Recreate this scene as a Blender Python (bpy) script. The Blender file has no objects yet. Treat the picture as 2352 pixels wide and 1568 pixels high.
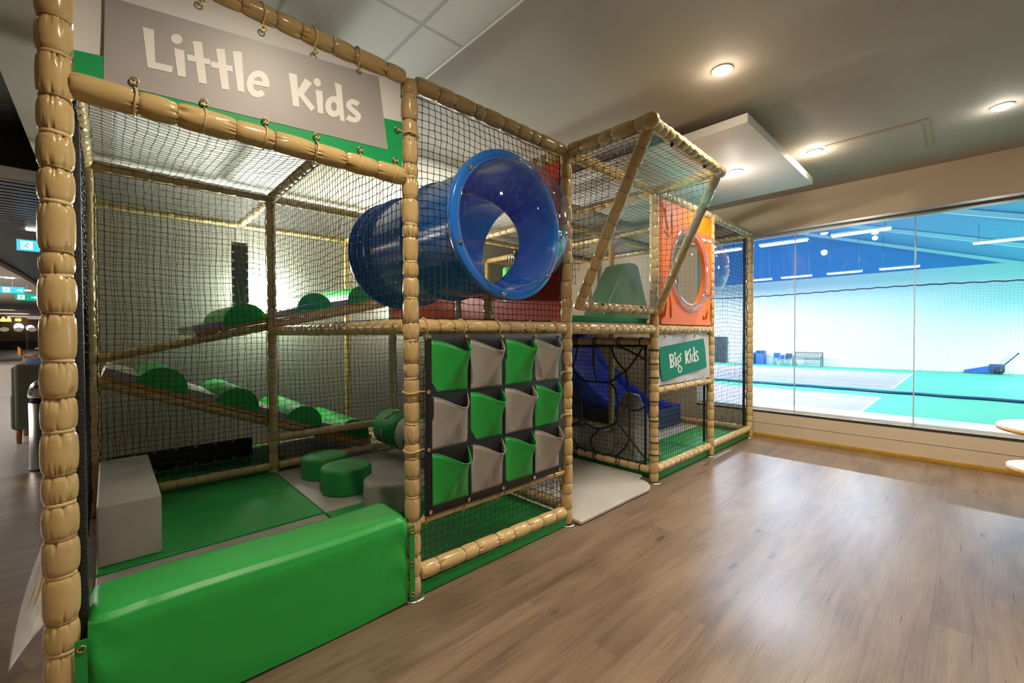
import bpy, bmesh, math, random
import numpy as np
from mathutils import Vector, Matrix

C = bpy.context.scene.collection
PI = math.pi
R = math.radians

# ------------------------------------------------------------------ materials
def nodes_of(name):
    m = bpy.data.materials.new(name); m.use_nodes = True
    nt = m.node_tree; b = nt.nodes['Principled BSDF']
    return m, nt, b

def mat(name, col, rough=.5, metal=0., spec=.5, var=0., vscale=3., bump=0., bscale=40., coat=0., emit=None, estr=0., stretch=None):
    m, nt, b = nodes_of(name)
    b.inputs['Base Color'].default_value = (*col, 1)
    b.inputs['Roughness'].default_value = rough
    b.inputs['Metallic'].default_value = metal
    b.inputs['Specular IOR Level'].default_value = spec
    b.inputs['Coat Weight'].default_value = coat
    b.inputs['Coat Roughness'].default_value = .15
    if emit:
        b.inputs['Emission Color'].default_value = (*emit, 1)
        b.inputs['Emission Strength'].default_value = estr
    tc = nt.nodes.new('ShaderNodeTexCoord')
    src = tc.outputs['Object']
    if stretch:
        mp = nt.nodes.new('ShaderNodeMapping'); mp.inputs['Scale'].default_value = stretch
        nt.links.new(src, mp.inputs['Vector']); src = mp.outputs['Vector']
    if var:
        n = nt.nodes.new('ShaderNodeTexNoise'); n.inputs['Scale'].default_value = vscale; n.inputs['Detail'].default_value = 4
        nt.links.new(src, n.inputs['Vector'])
        cr = nt.nodes.new('ShaderNodeValToRGB')
        cr.color_ramp.elements[0].position = .3; cr.color_ramp.elements[1].position = .7
        cr.color_ramp.elements[0].color = (*[max(0, c*(1-var)) for c in col], 1)
        cr.color_ramp.elements[1].color = (*[min(1, c*(1+var)) for c in col], 1)
        nt.links.new(n.outputs['Fac'], cr.inputs['Fac']); nt.links.new(cr.outputs['Color'], b.inputs['Base Color'])
    if bump:
        n = nt.nodes.new('ShaderNodeTexNoise'); n.inputs['Scale'].default_value = bscale; n.inputs['Detail'].default_value = 3
        nt.links.new(src, n.inputs['Vector'])
        bp = nt.nodes.new('ShaderNodeBump'); bp.inputs['Strength'].default_value = bump; bp.inputs['Distance'].default_value = .01
        nt.links.new(n.outputs['Fac'], bp.inputs['Height']); nt.links.new(bp.outputs['Normal'], b.inputs['Normal'])
    return m

def emis(name, col, s):
    m = bpy.data.materials.new(name); m.use_nodes = True; nt = m.node_tree
    nt.nodes.clear(); o = nt.nodes.new('ShaderNodeOutputMaterial'); e = nt.nodes.new('ShaderNodeEmission')
    e.inputs['Color'].default_value = (*col, 1); e.inputs['Strength'].default_value = s
    nt.links.new(e.outputs[0], o.inputs['Surface']); return m

def clear(name, tint=(1, 1, 1), f0=.04, rough=.02, haze=0., hazecol=(.8, .85, .9), power=3., amp=.55):
    """clear sheet: see-through, mirror-like at a slant, with a little scratch haze"""
    m = bpy.data.materials.new(name); m.use_nodes = True; nt = m.node_tree
    nt.nodes.clear(); o = nt.nodes.new('ShaderNodeOutputMaterial')
    t = nt.nodes.new('ShaderNodeBsdfTransparent'); t.inputs['Color'].default_value = (*tint, 1)
    g = nt.nodes.new('ShaderNodeBsdfGlossy'); g.inputs['Roughness'].default_value = rough
    lw = nt.nodes.new('ShaderNodeLayerWeight'); lw.inputs['Blend'].default_value = .5
    pw = nt.nodes.new('ShaderNodeMath'); pw.operation = 'POWER'; pw.inputs[1].default_value = power
    nt.links.new(lw.outputs['Facing'], pw.inputs[0])
    ma = nt.nodes.new('ShaderNodeMath'); ma.operation = 'MULTIPLY_ADD'; ma.inputs[1].default_value = amp; ma.inputs[2].default_value = f0
    nt.links.new(pw.outputs[0], ma.inputs[0])
    mx = nt.nodes.new('ShaderNodeMixShader'); nt.links.new(ma.outputs[0], mx.inputs['Fac'])
    nt.links.new(t.outputs[0], mx.inputs[1]); nt.links.new(g.outputs[0], mx.inputs[2])
    last = mx
    if haze:
        d = nt.nodes.new('ShaderNodeBsdfDiffuse'); d.inputs['Color'].default_value = (*hazecol, 1)
        tc = nt.nodes.new('ShaderNodeTexCoord'); mp = nt.nodes.new('ShaderNodeMapping'); mp.inputs['Scale'].default_value = (3, 30, 12); mp.inputs['Rotation'].default_value = (.6, .9, .3)
        n = nt.nodes.new('ShaderNodeTexNoise'); n.inputs['Scale'].default_value = 3; n.inputs['Detail'].default_value = 6
        nt.links.new(tc.outputs['Object'], mp.inputs['Vector']); nt.links.new(mp.outputs['Vector'], n.inputs['Vector'])
        mr = nt.nodes.new('ShaderNodeMapRange'); mr.inputs[1].default_value = .5; mr.inputs[2].default_value = .75; mr.inputs[3].default_value = haze*.25; mr.inputs[4].default_value = haze
        nt.links.new(n.outputs['Fac'], mr.inputs[0])
        m2 = nt.nodes.new('ShaderNodeMixShader'); nt.links.new(mr.outputs[0], m2.inputs['Fac'])
        nt.links.new(mx.outputs[0], m2.inputs[1]); nt.links.new(d.outputs[0], m2.inputs[2]); last = m2
    nt.links.new(last.outputs[0], o.inputs['Surface']); return m

M = {}
M['tan'] = mat('tan_vinyl', (.57, .405, .178), .18, var=.08, vscale=2.5, bump=.3, bscale=16)
M['tie'] = mat('brown_tie', (.24, .145, .05), .4)
M['strap'] = mat('tan_strap', (.66, .48, .235), .45)
M['green'] = mat('green_vinyl', (.018, .36, .055), .40, var=.06, vscale=4, bump=.12, bscale=9)
M['green2'] = mat('dark_green_vinyl', (.010, .25, .042), .55, var=.08, vscale=4, bump=.1, bscale=9)
M['grey'] = mat('grey_vinyl', (.345, .32, .29), .42, var=.1, vscale=3, bump=.15, bscale=10)
M['matgrey'] = mat('pale_grey_vinyl', (.52, .50, .46), .33, var=.08, vscale=3, bump=.2, bscale=5)
M['black'] = mat('black_vinyl', (.012, .012, .014), .5, bump=.1, bscale=20)
M['net'] = mat('black_net_cord', (.012, .011, .009), .55)
M['rope'] = mat('black_rope', (.01, .01, .01), .6, bump=.6, bscale=300)
M['foam'] = mat('speckled_black_foam', (.014, .014, .016), .75, var=.8, vscale=160, bump=.5, bscale=160)
M['yellow'] = mat('amber_piping', (.62, .30, .015), .4)
M['blue'] = mat('blue_plastic', (.016, .19, .74), .16, coat=.3, bump=.03, bscale=4)
M['slideblue'] = mat('deep_blue_plastic', (.01, .045, .62), .2, coat=.3)
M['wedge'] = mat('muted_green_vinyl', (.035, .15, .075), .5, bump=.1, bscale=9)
M['red'] = mat('red_plastic', (.80, .06, .012), .35)
M['orange'] = mat('orange_plastic', (.92, .175, .004), .42, spec=.25, bump=.03, bscale=6)
M['white_sheet'] = mat('white_banner_cloth', (.72, .71, .70), .45, bump=.1, bscale=6)
M['shaded_sheet'] = mat('shaded_white_banner_cloth', (.56, .555, .58), .5, spec=.2, bump=.1, bscale=6)  # white cloth of the second banner, its shade put into the base colour
M['print_grey'] = mat('grey_print', (.35, .325, .315), .42, var=.05, vscale=3, bump=.08, bscale=6)
M['print_green'] = mat('green_print', (.01, .33, .10), .45, spec=.25, bump=.08, bscale=6)
M['print_teal'] = mat('teal_green_print', (.005, .20, .115), .5, spec=.15, bump=.1, bscale=8)
M['letter'] = mat('pale_letter_print', (.78, .75, .71), .42)
M['brass'] = mat('brass', (.75, .52, .22), .25, metal=1)
M['steel'] = mat('brushed_steel', (.62, .60, .57), .28, metal=1)
M['chrome'] = mat('chrome', (.8, .8, .8), .12, metal=1)
M['white'] = mat('white_paint', (.86, .83, .79), .5)
M['whitelam'] = mat('white_laminate', (.88, .88, .90), .25)
M['plaster'] = mat('plaster', (.385, .34, .285), .8, var=.02, vscale=2, bump=.03, bscale=60)
M['wallb'] = mat('back_wall_paint', (.32, .31, .275), .8, var=.02, vscale=2)
M['wallw'] = mat('window_wall_paint', (.60, .50, .36), .6, var=.02, vscale=1.2)
M['skirt'] = mat('varnished_wood_skirting', (.42, .24, .03), .35, var=.15, vscale=20)
M['dark'] = mat('dark_grey_panel', (.03, .03, .034), .5)
M['slat'] = mat('dark_slats', (.02, .024, .03), .4)
M['alu'] = mat('grey_aluminium', (.45, .47, .5), .35, metal=.9)
M['sealant'] = mat('clear_sealant', (.45, .52, .56), .3)
M['ply'] = mat('plywood_edge', (.66, .40, .12), .4, var=.15, vscale=25)
M['olive'] = mat('olive_grey_cloth', (.19, .20, .155), .85, var=.12, vscale=25, bump=.3, bscale=250)
M['wood'] = mat('oak_wood', (.45, .22, .08), .45, var=.2, vscale=10)
M['chairorange'] = mat('amber_leather', (.52, .20, .03), .45)
M['tubblue'] = mat('navy_cloth', (.02, .06, .16), .8)
M['hallwhite'] = mat('hall_white_wall', (.86, .88, .90), .7)
M['hallroof'] = mat('hall_blue_roof', (.10, .28, .52), .7)
M['hallblue'] = mat('hall_blue_cladding', (.10, .32, .72), .7)
M['hallrib'] = mat('hall_pale_steel', (.70, .82, .90), .6)
M['courtgreen'] = mat('green_court', (.05, .44, .25), .65, var=.03)
M['courtpurple'] = mat('mauve_court', (.33, .295, .41), .65, var=.03)
M['line'] = mat('white_court_line', (.85, .87, .88), .6)
M['hallnet'] = mat('fine_net_cord', (.16, .25, .32), .6)
M['binblue'] = mat('dark_blue_plastic', (.015, .05, .13), .5)
M['midblue'] = mat('mid_blue_plastic', (.01, .09, .40), .5)
M['greywood'] = mat('weathered_wood', (.17, .15, .13), .7)
M['flyer'] = mat('white_flyer', (.92, .92, .94), .5)
M['flyeryellow'] = mat('yellow_print', (.85, .47, .01), .5)
M['flyerred'] = mat('orange_print', (.75, .15, .02), .5)
M['glass'] = clear('window_glass', (.97, .99, 1.0), f0=.03, rough=.0, power=4)
M['dome'] = clear('clear_acrylic', (.95, .96, .98), f0=.05, rough=.04, haze=.035, power=2.6)
M['domepink'] = clear('clear_flange', (.95, .85, .86), f0=.06, rough=.05, haze=.25, hazecol=(.85, .6, .55))
M['sheet'] = clear('clear_polycarbonate', (.98, .985, .99), f0=.03, rough=.03, haze=.06, power=4, amp=.06)
M['barglass'] = clear('dark_glass', (.55, .55, .55), f0=.06, rough=.02)
M['lamp'] = emis('warm_lamp', (1, .86, .66), 60)
M['lampw'] = emis('white_lamp', (1, .96, .88), 60)
M['flood'] = emis('flood_lamp', (.97, 1, .86), 130)
M['hall_lamp'] = emis('cool_tube_lamp', (.82, .92, 1), 20)
M['exit'] = emis('exit_sign_face', (.01, .42, .30), 1.0)
M['exitblue'] = emis('bright_sign_face', (.06, .55, .80), 1.3)
M['exitwhite'] = emis('exit_sign_print', (.7, 1, .95), 1.6)
M['barlamp'] = emis('amber_bar_lamp', (1, .55, .15), 7)

def wood_floor():
    m, nt, b = nodes_of('wood_plank_floor')
    L = nt.links.new; N = nt.nodes.new
    tc = N('ShaderNodeTexCoord'); mp = N('ShaderNodeMapping'); mp.inputs['Location'].default_value = (.37, 1.614-.1715*8, 0)
    L(tc.outputs['Object'], mp.inputs['Vector'])
    br = N('ShaderNodeTexBrick'); br.offset = .37; br.offset_frequency = 2
    br.inputs['Scale'].default_value = 1; br.inputs['Brick Width'].default_value = 1.22; br.inputs['Row Height'].default_value = .1715
    br.inputs['Mortar Size'].default_value = .0012; br.inputs['Mortar Smooth'].default_value = .2
    br.inputs['Color1'].default_value = (.0, .0, .0, 1); br.inputs['Color2'].default_value = (1, 1, 1, 1); br.inputs['Mortar'].default_value = (.5, .5, .5, 1)
    L(mp.outputs['Vector'], br.inputs['Vector'])
    # grain, offset per plank
    ad = N('ShaderNodeVectorMath'); ad.operation = 'MULTIPLY_ADD'; ad.inputs[1].default_value = (7, 3, 5)
    L(br.outputs['Color'], ad.inputs[0]); L(mp.outputs['Vector'], ad.inputs[2])
    st = N('ShaderNodeMapping'); st.inputs['Scale'].default_value = (.55, 4.2, 1); L(ad.outputs[0], st.inputs['Vector'])
    n1 = N('ShaderNodeTexNoise'); n1.inputs['Scale'].default_value = 2.2; n1.inputs['Detail'].default_value = 6; n1.inputs['Distortion'].default_value = 1.1; L(st.outputs[0], n1.inputs['Vector'])
    st2 = N('ShaderNodeMapping'); st2.inputs['Scale'].default_value = (1.2, 55, 1); L(ad.outputs[0], st2.inputs['Vector'])
    n2 = N('ShaderNodeTexNoise'); n2.inputs['Scale'].default_value = 3; n2.inputs['Detail'].default_value = 4; n2.inputs['Distortion'].default_value = .4; L(st2.outputs[0], n2.inputs['Vector'])
    # knots
    st3 = N('ShaderNodeMapping'); st3.inputs['Scale'].default_value = (1.1, 3.6, 1); L(ad.outputs[0], st3.inputs['Vector'])
    vo = N('ShaderNodeTexVoronoi'); vo.inputs['Scale'].default_value = 1.15; L(st3.outputs[0], vo.inputs['Vector'])
    kr = N('ShaderNodeValToRGB'); kr.color_ramp.elements[0].position = .02; kr.color_ramp.elements[0].color = (1, 1, 1, 1); kr.color_ramp.elements[1].position = .10; kr.color_ramp.elements[1].color = (0, 0, 0, 1)
    L(vo.outputs['Distance'], kr.inputs['Fac'])
    cr = N('ShaderNodeValToRGB'); e = cr.color_ramp.elements
    e[0].position = .25; e[0].color = (.085, .056, .040, 1); e[1].position = .74; e[1].color = (.30, .218, .150, 1)
    k = e.new(.48); k.color = (.195, .133, .089, 1)
    mx = N('ShaderNodeMath'); mx.operation = 'MULTIPLY_ADD'; mx.inputs[1].default_value = .36; L(n2.outputs['Fac'], mx.inputs[0])
    m2 = N('ShaderNodeMath'); m2.operation = 'MULTIPLY'; m2.inputs[1].default_value = .50; L(n1.outputs['Fac'], m2.inputs[0]); L(m2.outputs[0], mx.inputs[2])
    ks = N('ShaderNodeMath'); ks.operation = 'MULTIPLY_ADD'; ks.inputs[1].default_value = -.34; L(kr.outputs['Color'], ks.inputs[0]); L(mx.outputs[0], ks.inputs[2])
    bm_ = N('ShaderNodeMapping'); bm_.inputs['Scale'].default_value = (.75, 3.2, 1); L(mp.outputs['Vector'], bm_.inputs['Vector'])
    n3 = N('ShaderNodeTexNoise'); n3.inputs['Scale'].default_value = 1.3; n3.inputs['Detail'].default_value = 7; n3.inputs['Roughness'].default_value = .62; n3.inputs['Distortion'].default_value = .8; L(bm_.outputs[0], n3.inputs['Vector'])
    k3 = N('ShaderNodeMath'); k3.operation = 'MULTIPLY_ADD'; k3.inputs[1].default_value = .62; L(n3.outputs['Fac'], k3.inputs[0]); L(ks.outputs[0], k3.inputs[2])
    k4 = N('ShaderNodeMath'); k4.operation = 'SUBTRACT'; k4.inputs[1].default_value = .235; L(k3.outputs[0], k4.inputs[0])
    L(k4.outputs[0], cr.inputs['Fac'])
    hv = N('ShaderNodeMix'); hv.data_type = 'RGBA'; hv.blend_type = 'MULTIPLY'; hv.inputs[0].default_value = 1
    pr = N('ShaderNodeMapRange'); pr.inputs[3].default_value = .91; pr.inputs[4].default_value = 1.08; L(br.outputs['Color'], pr.inputs[0])
    L(cr.outputs['Color'], hv.inputs[6]); L(pr.outputs[0], hv.inputs[7])
    mo = N('ShaderNodeMix'); mo.data_type = 'RGBA'; mo.inputs[7].default_value = (.10, .065, .04, 1)
    ms = N('ShaderNodeMath'); ms.operation = 'MULTIPLY'; ms.inputs[1].default_value = .35; L(br.outputs['Fac'], ms.inputs[0])
    L(ms.outputs[0], mo.inputs[0]); L(hv.outputs[2], mo.inputs[6])
    L(mo.outputs[2], b.inputs['Base Color'])
    rr = N('ShaderNodeMapRange'); rr.inputs[3].default_value = .24; rr.inputs[4].default_value = .35; L(n2.outputs['Fac'], rr.inputs[0]); L(rr.outputs[0], b.inputs['Roughness'])
    b.inputs['Specular IOR Level'].default_value = .52
    bp = N('ShaderNodeBump'); bp.inputs['Strength'].default_value = .05; bp.inputs['Distance'].default_value = .001; L(n2.outputs['Fac'], bp.inputs['Height']); L(bp.outputs['Normal'], b.inputs['Normal'])
    return m
M['floor'] = wood_floor()

def tile_mat(name, c1, c2, mortar, bw, rh, ms, loc=(0, 0, 0), rough=.5, off=0., speck=0.):
    m, nt, b = nodes_of(name); L = nt.links.new; N = nt.nodes.new
    tc = N('ShaderNodeTexCoord'); mp = N('ShaderNodeMapping'); mp.inputs['Location'].default_value = loc; L(tc.outputs['Object'], mp.inputs['Vector'])
    br = N('ShaderNodeTexBrick'); br.offset = off; br.inputs['Scale'].default_value = 1; br.inputs['Brick Width'].default_value = bw; br.inputs['Row Height'].default_value = rh
    br.inputs['Mortar Size'].default_value = ms; br.inputs['Mortar Smooth'].default_value = 0
    br.inputs['Color1'].default_value = (*c1, 1); br.inputs['Color2'].default_value = (*c2, 1); br.inputs['Mortar'].default_value = (*mortar, 1)
    L(mp.outputs[0], br.inputs['Vector']); L(br.outputs['Color'], b.inputs['Base Color']); b.inputs['Roughness'].default_value = rough
    n = N('ShaderNodeTexNoise'); n.inputs['Scale'].default_value = 90; L(tc.outputs['Object'], n.inputs['Vector'])
    bp = N('ShaderNodeBump'); bp.inputs['Strength'].default_value = .25 if speck else .03; bp.inputs['Distance'].default_value = .004; L(n.outputs['Fac'], bp.inputs['Height']); L(bp.outputs['Normal'], b.inputs['Normal'])
    return m
M['ceil_tile'] = tile_mat('ceiling_tile', (.60, .59, .55), (.57, .56, .52), (.40, .40, .39), .6, .6, .012, (.6-.17, .6-.155, 0), .9, speck=1)
M['cafe_tile'] = tile_mat('pale_floor_tile', (.42, .39, .37), (.38, .355, .34), (.28, .26, .25), 1.2, .6, .004, rough=.35, off=.5)

# ------------------------------------------------------------------ mesh builder
class MB:
    def __init__(s): s.v = []; s.f = []; s.m = []; s.sm = []
    def add(s, vs, fs, mi=0, smooth=True):
        b = len(s.v); s.v.extend([tuple(v) for v in vs])
        for f in fs: s.f.append([b+i for i in f]); s.m.append(mi); s.sm.append(smooth)
    def box(s, a, b, mi=0, bev=0., seg=3):
        lo = [min(a[i], b[i]) for i in range(3)]; hi = [max(a[i], b[i]) for i in range(3)]
        if bev <= 0:
            v = [(x, y, z) for x in (lo[0], hi[0]) for y in (lo[1], hi[1]) for z in (lo[2], hi[2])]
            s.add(v, [(0, 1, 3, 2), (4, 6, 7, 5), (0, 4, 5, 1), (2, 3, 7, 6), (0, 2, 6, 4), (1, 5, 7, 3)], mi, False); return
        bm = bmesh.new(); bmesh.ops.create_cube(bm, size=1)
        for q in bm.verts: q.co = Vector([(lo[i]+hi[i])/2 + q.co[i]*(hi[i]-lo[i]) for i in range(3)])
        bmesh.ops.bevel(bm, geom=bm.edges[:], offset=bev, segments=seg, profile=.5, affect='EDGES')
        s.bm(bm, mi)
    def bm(s, bm, mi=0, smooth=True):
        bm.verts.index_update(); s.add([q.co[:] for q in bm.verts], [[w.index for w in f.verts] for f in bm.faces], mi, smooth); bm.free()
    def prism(s, poly, ax, a, b, mi=0, smooth=False):
        """polygon in the plane across axis ax, extruded from a to b"""
        def P(p, t):
            q = list(p); q.insert(ax, t); return tuple(q)
        n = len(poly); vs = [P(p, a) for p in poly]+[P(p, b) for p in poly]
        s.add(vs, [list(range(n))[::-1], list(range(n, 2*n))]+[(i, (i+1) % n, n+(i+1) % n, n+i) for i in range(n)], mi, smooth)
    def tube(s, pts, r, n=8, mi=0, caps=True, closed=False):
        pts = [Vector(p) for p in pts]; k = len(pts); rs = r if isinstance(r, (list, tuple)) else [r]*k
        vs = []; ref = None
        for i, p in enumerate(pts):
            if closed: d = pts[(i+1) % k]-pts[i-1]
            else: d = pts[min(k-1, i+1)]-pts[max(0, i-1)]
            d.normalize()
            if ref is None:
                ref = Vector((0, 0, 1)) if abs(d.z) < .9 else Vector((1, 0, 0))
            u = ref-d*ref.dot(d)
            if u.length < 1e-6: u = d.orthogonal()
            u.normalize(); ref = u; w = d.cross(u)
            for j in range(n):
                a = 2*PI*j/n; vs.append(p+u*(rs[i]*math.cos(a))+w*(rs[i]*math.sin(a)))
        fs = []
        for i in range(k if closed else k-1):
            for j in range(n):
                i2 = (i+1) % k; fs.append((i*n+j, i*n+(j+1) % n, i2*n+(j+1) % n, i2*n+j))
        if caps and not closed: fs += [list(range(n))[::-1], [(k-1)*n+j for j in range(n)]]
        s.add(vs, fs, mi)
    def lathe(s, prof, c, n=32, mi=0, ax=2, smooth=True, cap=True):
        """profile of (radius, height) about axis ax through c"""
        vs = []; k = len(prof)
        for (r, h) in prof:
            for j in range(n):
                a = 2*PI*j/n; q = [r*math.cos(a), r*math.sin(a)]; q.insert(ax, h); vs.append([c[i]+q[i] for i in range(3)])
        fs = [(i*n+j, i*n+(j+1) % n, (i+1)*n+(j+1) % n, (i+1)*n+j) for i in range(k-1) for j in range(n)]
        if cap and prof[0][0] > 1e-4: fs.append(list(range(n))[::-1])
        if cap and prof[-1][0] > 1e-4: fs.append([(k-1)*n+j for j in range(n)])
        s.add(vs, fs, mi, smooth)
    def ring(s, c, d, Rr, r, n=24, k=6, mi=0):
        d = Vector(d).normalized(); u = d.orthogonal().normalized(); w = d.cross(u); c = Vector(c)
        s.tube([c+u*(Rr*math.cos(2*PI*i/n))+w*(Rr*math.sin(2*PI*i/n)) for i in range(n)], r, k, mi, closed=True)
    def sphere(s, c, r, mi=0, n=16, sc=(1, 1, 1)):
        bm = bmesh.new(); bmesh.ops.create_uvsphere(bm, u_segments=n, v_segments=max(6, n//2), radius=r)
        for q in bm.verts: q.co = Vector((q.co.x*sc[0]+c[0], q.co.y*sc[1]+c[1], q.co.z*sc[2]+c[2]))
        s.bm(bm, mi)
    def grid(s, fn, nu, nv, mi=0, closed_u=False, smooth=True):
        vs = [fn(i/nu, j/nv) for j in range(nv+1) for i in range(nu+(0 if closed_u else 1))]
        w = nu if closed_u else nu+1; fs = []
        for j in range(nv):
            for i in range(nu): fs.append((j*w+i, j*w+(i+1) % w, (j+1)*w+(i+1) % w, (j+1)*w+i))
        s.add(vs, fs, mi, smooth)
    def build(s, name, mats, parent=None, origin=None, solid=0.):
        if not isinstance(mats, (list, tuple)): mats = [mats]
        o = bpy.data.objects.new(name, bpy.data.meshes.new(name)); C.objects.link(o)
        off = Vector((0, 0, 0))
        if parent is not None:
            r = parent
            while r is not None: off += r.location; r = r.parent
            o.parent = parent
        elif origin is not None: off = Vector(origin); o.location = off
        me = o.data; me.from_pydata([(v[0]-off.x, v[1]-off.y, v[2]-off.z) for v in s.v], [], s.f)
        for m in mats: me.materials.append(m)
        me.polygons.foreach_set('material_index', s.m); me.polygons.foreach_set('use_smooth', s.sm)
        me.update()
        if solid:
            md = o.modifiers.new('thickness', 'SOLIDIFY'); md.thickness = solid; md.offset = 0
        return o

def smooth_angle(o, deg=35):
    """keep flat faces flat and round ones smooth"""
    me = o.data; bm = bmesh.new(); bm.from_mesh(me)
    for e in bm.edges:
        if len(e.link_faces) == 2 and e.calc_face_angle(0) > R(deg): e.smooth = False
    bm.to_mesh(me); bm.free(); return o

def tag(o, label, cat, group=None, kind=None):
    o['label'] = label; o['category'] = cat
    if group: o['group'] = group
    if kind: o['kind'] = kind
    return o
def thing(name, loc, label, cat, group=None):
    o = bpy.data.objects.new(name, None); C.objects.link(o); o.location = loc; o.empty_display_size = .1
    return tag(o, label, cat, group)
def struct(o): o['kind'] = 'structure'; return o
def copy_tree(o, parent=None):
    c = o.copy(); C.objects.link(c)
    if parent is not None: c.parent = parent
    for ch in list(o.children): copy_tree(ch, c)
    return c

# ------------------------------------------------------------------ padded tube and net
def padded(mb, p0, p1, r=.040, seed=0, sp=.112, na=20, fine=False, straps=False):
    """foam padded tube in a gathered vinyl sleeve: material 0 vinyl, 1 tie, 2 strap"""
    rnd = random.Random(seed*7+3); p0 = Vector(p0); p1 = Vector(p1); d = p1-p0; Ln = d.length; d.normalize()
    u = (Vector((1, 0, 0)) if abs(d.x) < .9 else Vector((0, 1, 0))); u = (u-d*u.dot(d)).normalized(); w = d.cross(u)
    n = max(1, round(Ln/sp)); ts = [0.]+[(i+rnd.uniform(-.2, .2))/n for i in range(1, n)]+[1.]
    prof = [0, .03, .065, .11, .17, .25, .36, .5, .64, .75, .83, .89, .935, .97] if fine else [0, .06, .18, .5, .82, .94]
    vs = []; rings = 0; ties = []
    for k in range(n):
        a, b = ts[k]*Ln, ts[k+1]*Ln; sl = b-a
        bul = rnd.uniform(.97, 1.03)
        gr = [(rnd.uniform(0, 2*PI), rnd.uniform(.5, 1.0), rnd.uniform(.05, .11)) for _ in range(10 if fine else 5)]
        g2 = [(rnd.uniform(0, 2*PI), rnd.uniform(.5, 1.0), rnd.uniform(.05, .11)) for _ in range(10 if fine else 5)]
        for s_ in prof+([1.] if k == n-1 else []):
            e0 = s_*sl; e1 = (1-s_)*sl; e = min(e0, e1); gg = gr if e0 < e1 else g2
            ee = max(0., e-.0055) if straps else e; base = r*bul*(1.015-.09*math.exp(-ee/.004)-.105*math.exp(-ee/.018))
            c = p0+d*(a+e0)
            for j in range(na):
                th = 2*PI*j/na; pk = 0
                for (t0, am, wd) in gg:
                    dd = (th-t0+PI) % (2*PI)-PI; pk += am*math.exp(-(dd/wd)**2)
                rr = base*(1-(.21 if fine else .15)*pk*math.exp(-((e-.009)/.016)**2))
                vs.append(c+u*(rr*math.cos(th))+w*(rr*math.sin(th)))
            rings += 1
        if k: ties.append(a)
    fs = [(i*na+j, i*na+(j+1) % na, (i+1)*na+(j+1) % na, (i+1)*na+j) for i in range(rings-1) for j in range(na)]
    fs += [list(range(na))[::-1], [(rings-1)*na+j for j in range(na)]]
    mb.add(vs, fs, 0)
    for q, a in enumerate(ties):
        c = p0+d*a
        if straps and q % 2 == 0:
            tilt = (d+u*rnd.uniform(-.12, .12)+w*rnd.uniform(-.12, .12)).normalized()
            uu = tilt.orthogonal().normalized(); ww = tilt.cross(uu); vs = []
            for h, rr in ((-.0060, .80), (-.0057, .852), (.0057, .852), (.0060, .80)):
                for j in range(32): vs.append(c+tilt*h+uu*(r*rr*math.cos(2*PI*j/32))+ww*(r*rr*math.sin(2*PI*j/32)))
            mb.add(vs, [(i*32+j, i*32+(j+1) % 32, (i+1)*32+(j+1) % 32, (i+1)*32+j) for i in range(3) for j in range(32)], 2)
        else:
            tilt = (d+u*rnd.uniform(-.1, .1)+w*rnd.uniform(-.1, .1)).normalized()
            mb.ring(c, tilt, r*.835, .0024, 20 if fine else 14, 5, 1)

PITCH = .047
def net_arrays(O, eu, ev, seed, pitch=PITCH, r=.0019, knot=1.7, mask=None, sag=.012):
    """knotted net over the parallelogram O + a*eu + b*ev"""
    rng = np.random.default_rng(seed); O = np.array(O, float); eu = np.array(eu, float); ev = np.array(ev, float)
    lu, lv = np.linalg.norm(eu), np.linalg.norm(ev); nu, nv = max(2, round(lu/pitch)), max(2, round(lv/pitch))
    nrm = np.cross(eu, ev); nrm /= np.linalg.norm(nrm)
    I, J = np.meshgrid(np.arange(nu+1), np.arange(nv+1), indexing='ij'); a = I/nu; b = J/nv
    edge = np.minimum(np.minimum(I, nu-I), np.minimum(J, nv-J)); ef = np.clip(edge/2., 0, 1)
    ph = rng.uniform(0, 6.28, 6)
    du = (.35*np.sin(3.1*b*lv+ph[0]+2*a*lu)+.2*np.sin(7*b*lv+ph[1]))*pitch*.6+rng.normal(0, .05*pitch, a.shape)
    dv = (.35*np.sin(2.7*a*lu+ph[2]+1.5*b*lv)+.2*np.sin(8*a*lu+ph[3]))*pitch*.6+rng.normal(0, .05*pitch, a.shape)
    dn = sag*np.sin(PI*a)*np.sin(PI*b)+rng.normal(0, .0018, a.shape)
    P = O+a[..., None]*eu+b[..., None]*ev+(du*ef)[..., None]*eu/lu+(dv*ef)[..., None]*ev/lv+(dn*ef)[..., None]*nrm
    ok = np.ones(a.shape, bool) if mask is None else mask(a, b)
    A = np.concatenate([P[:-1][ok[:-1] & ok[1:]], P[:, :-1][ok[:, :-1] & ok[:, 1:]]])
    B = np.concatenate([P[1:][ok[:-1] & ok[1:]], P[:, 1:][ok[:, :-1] & ok[:, 1:]]])
    return A, B, r, knot
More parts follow.
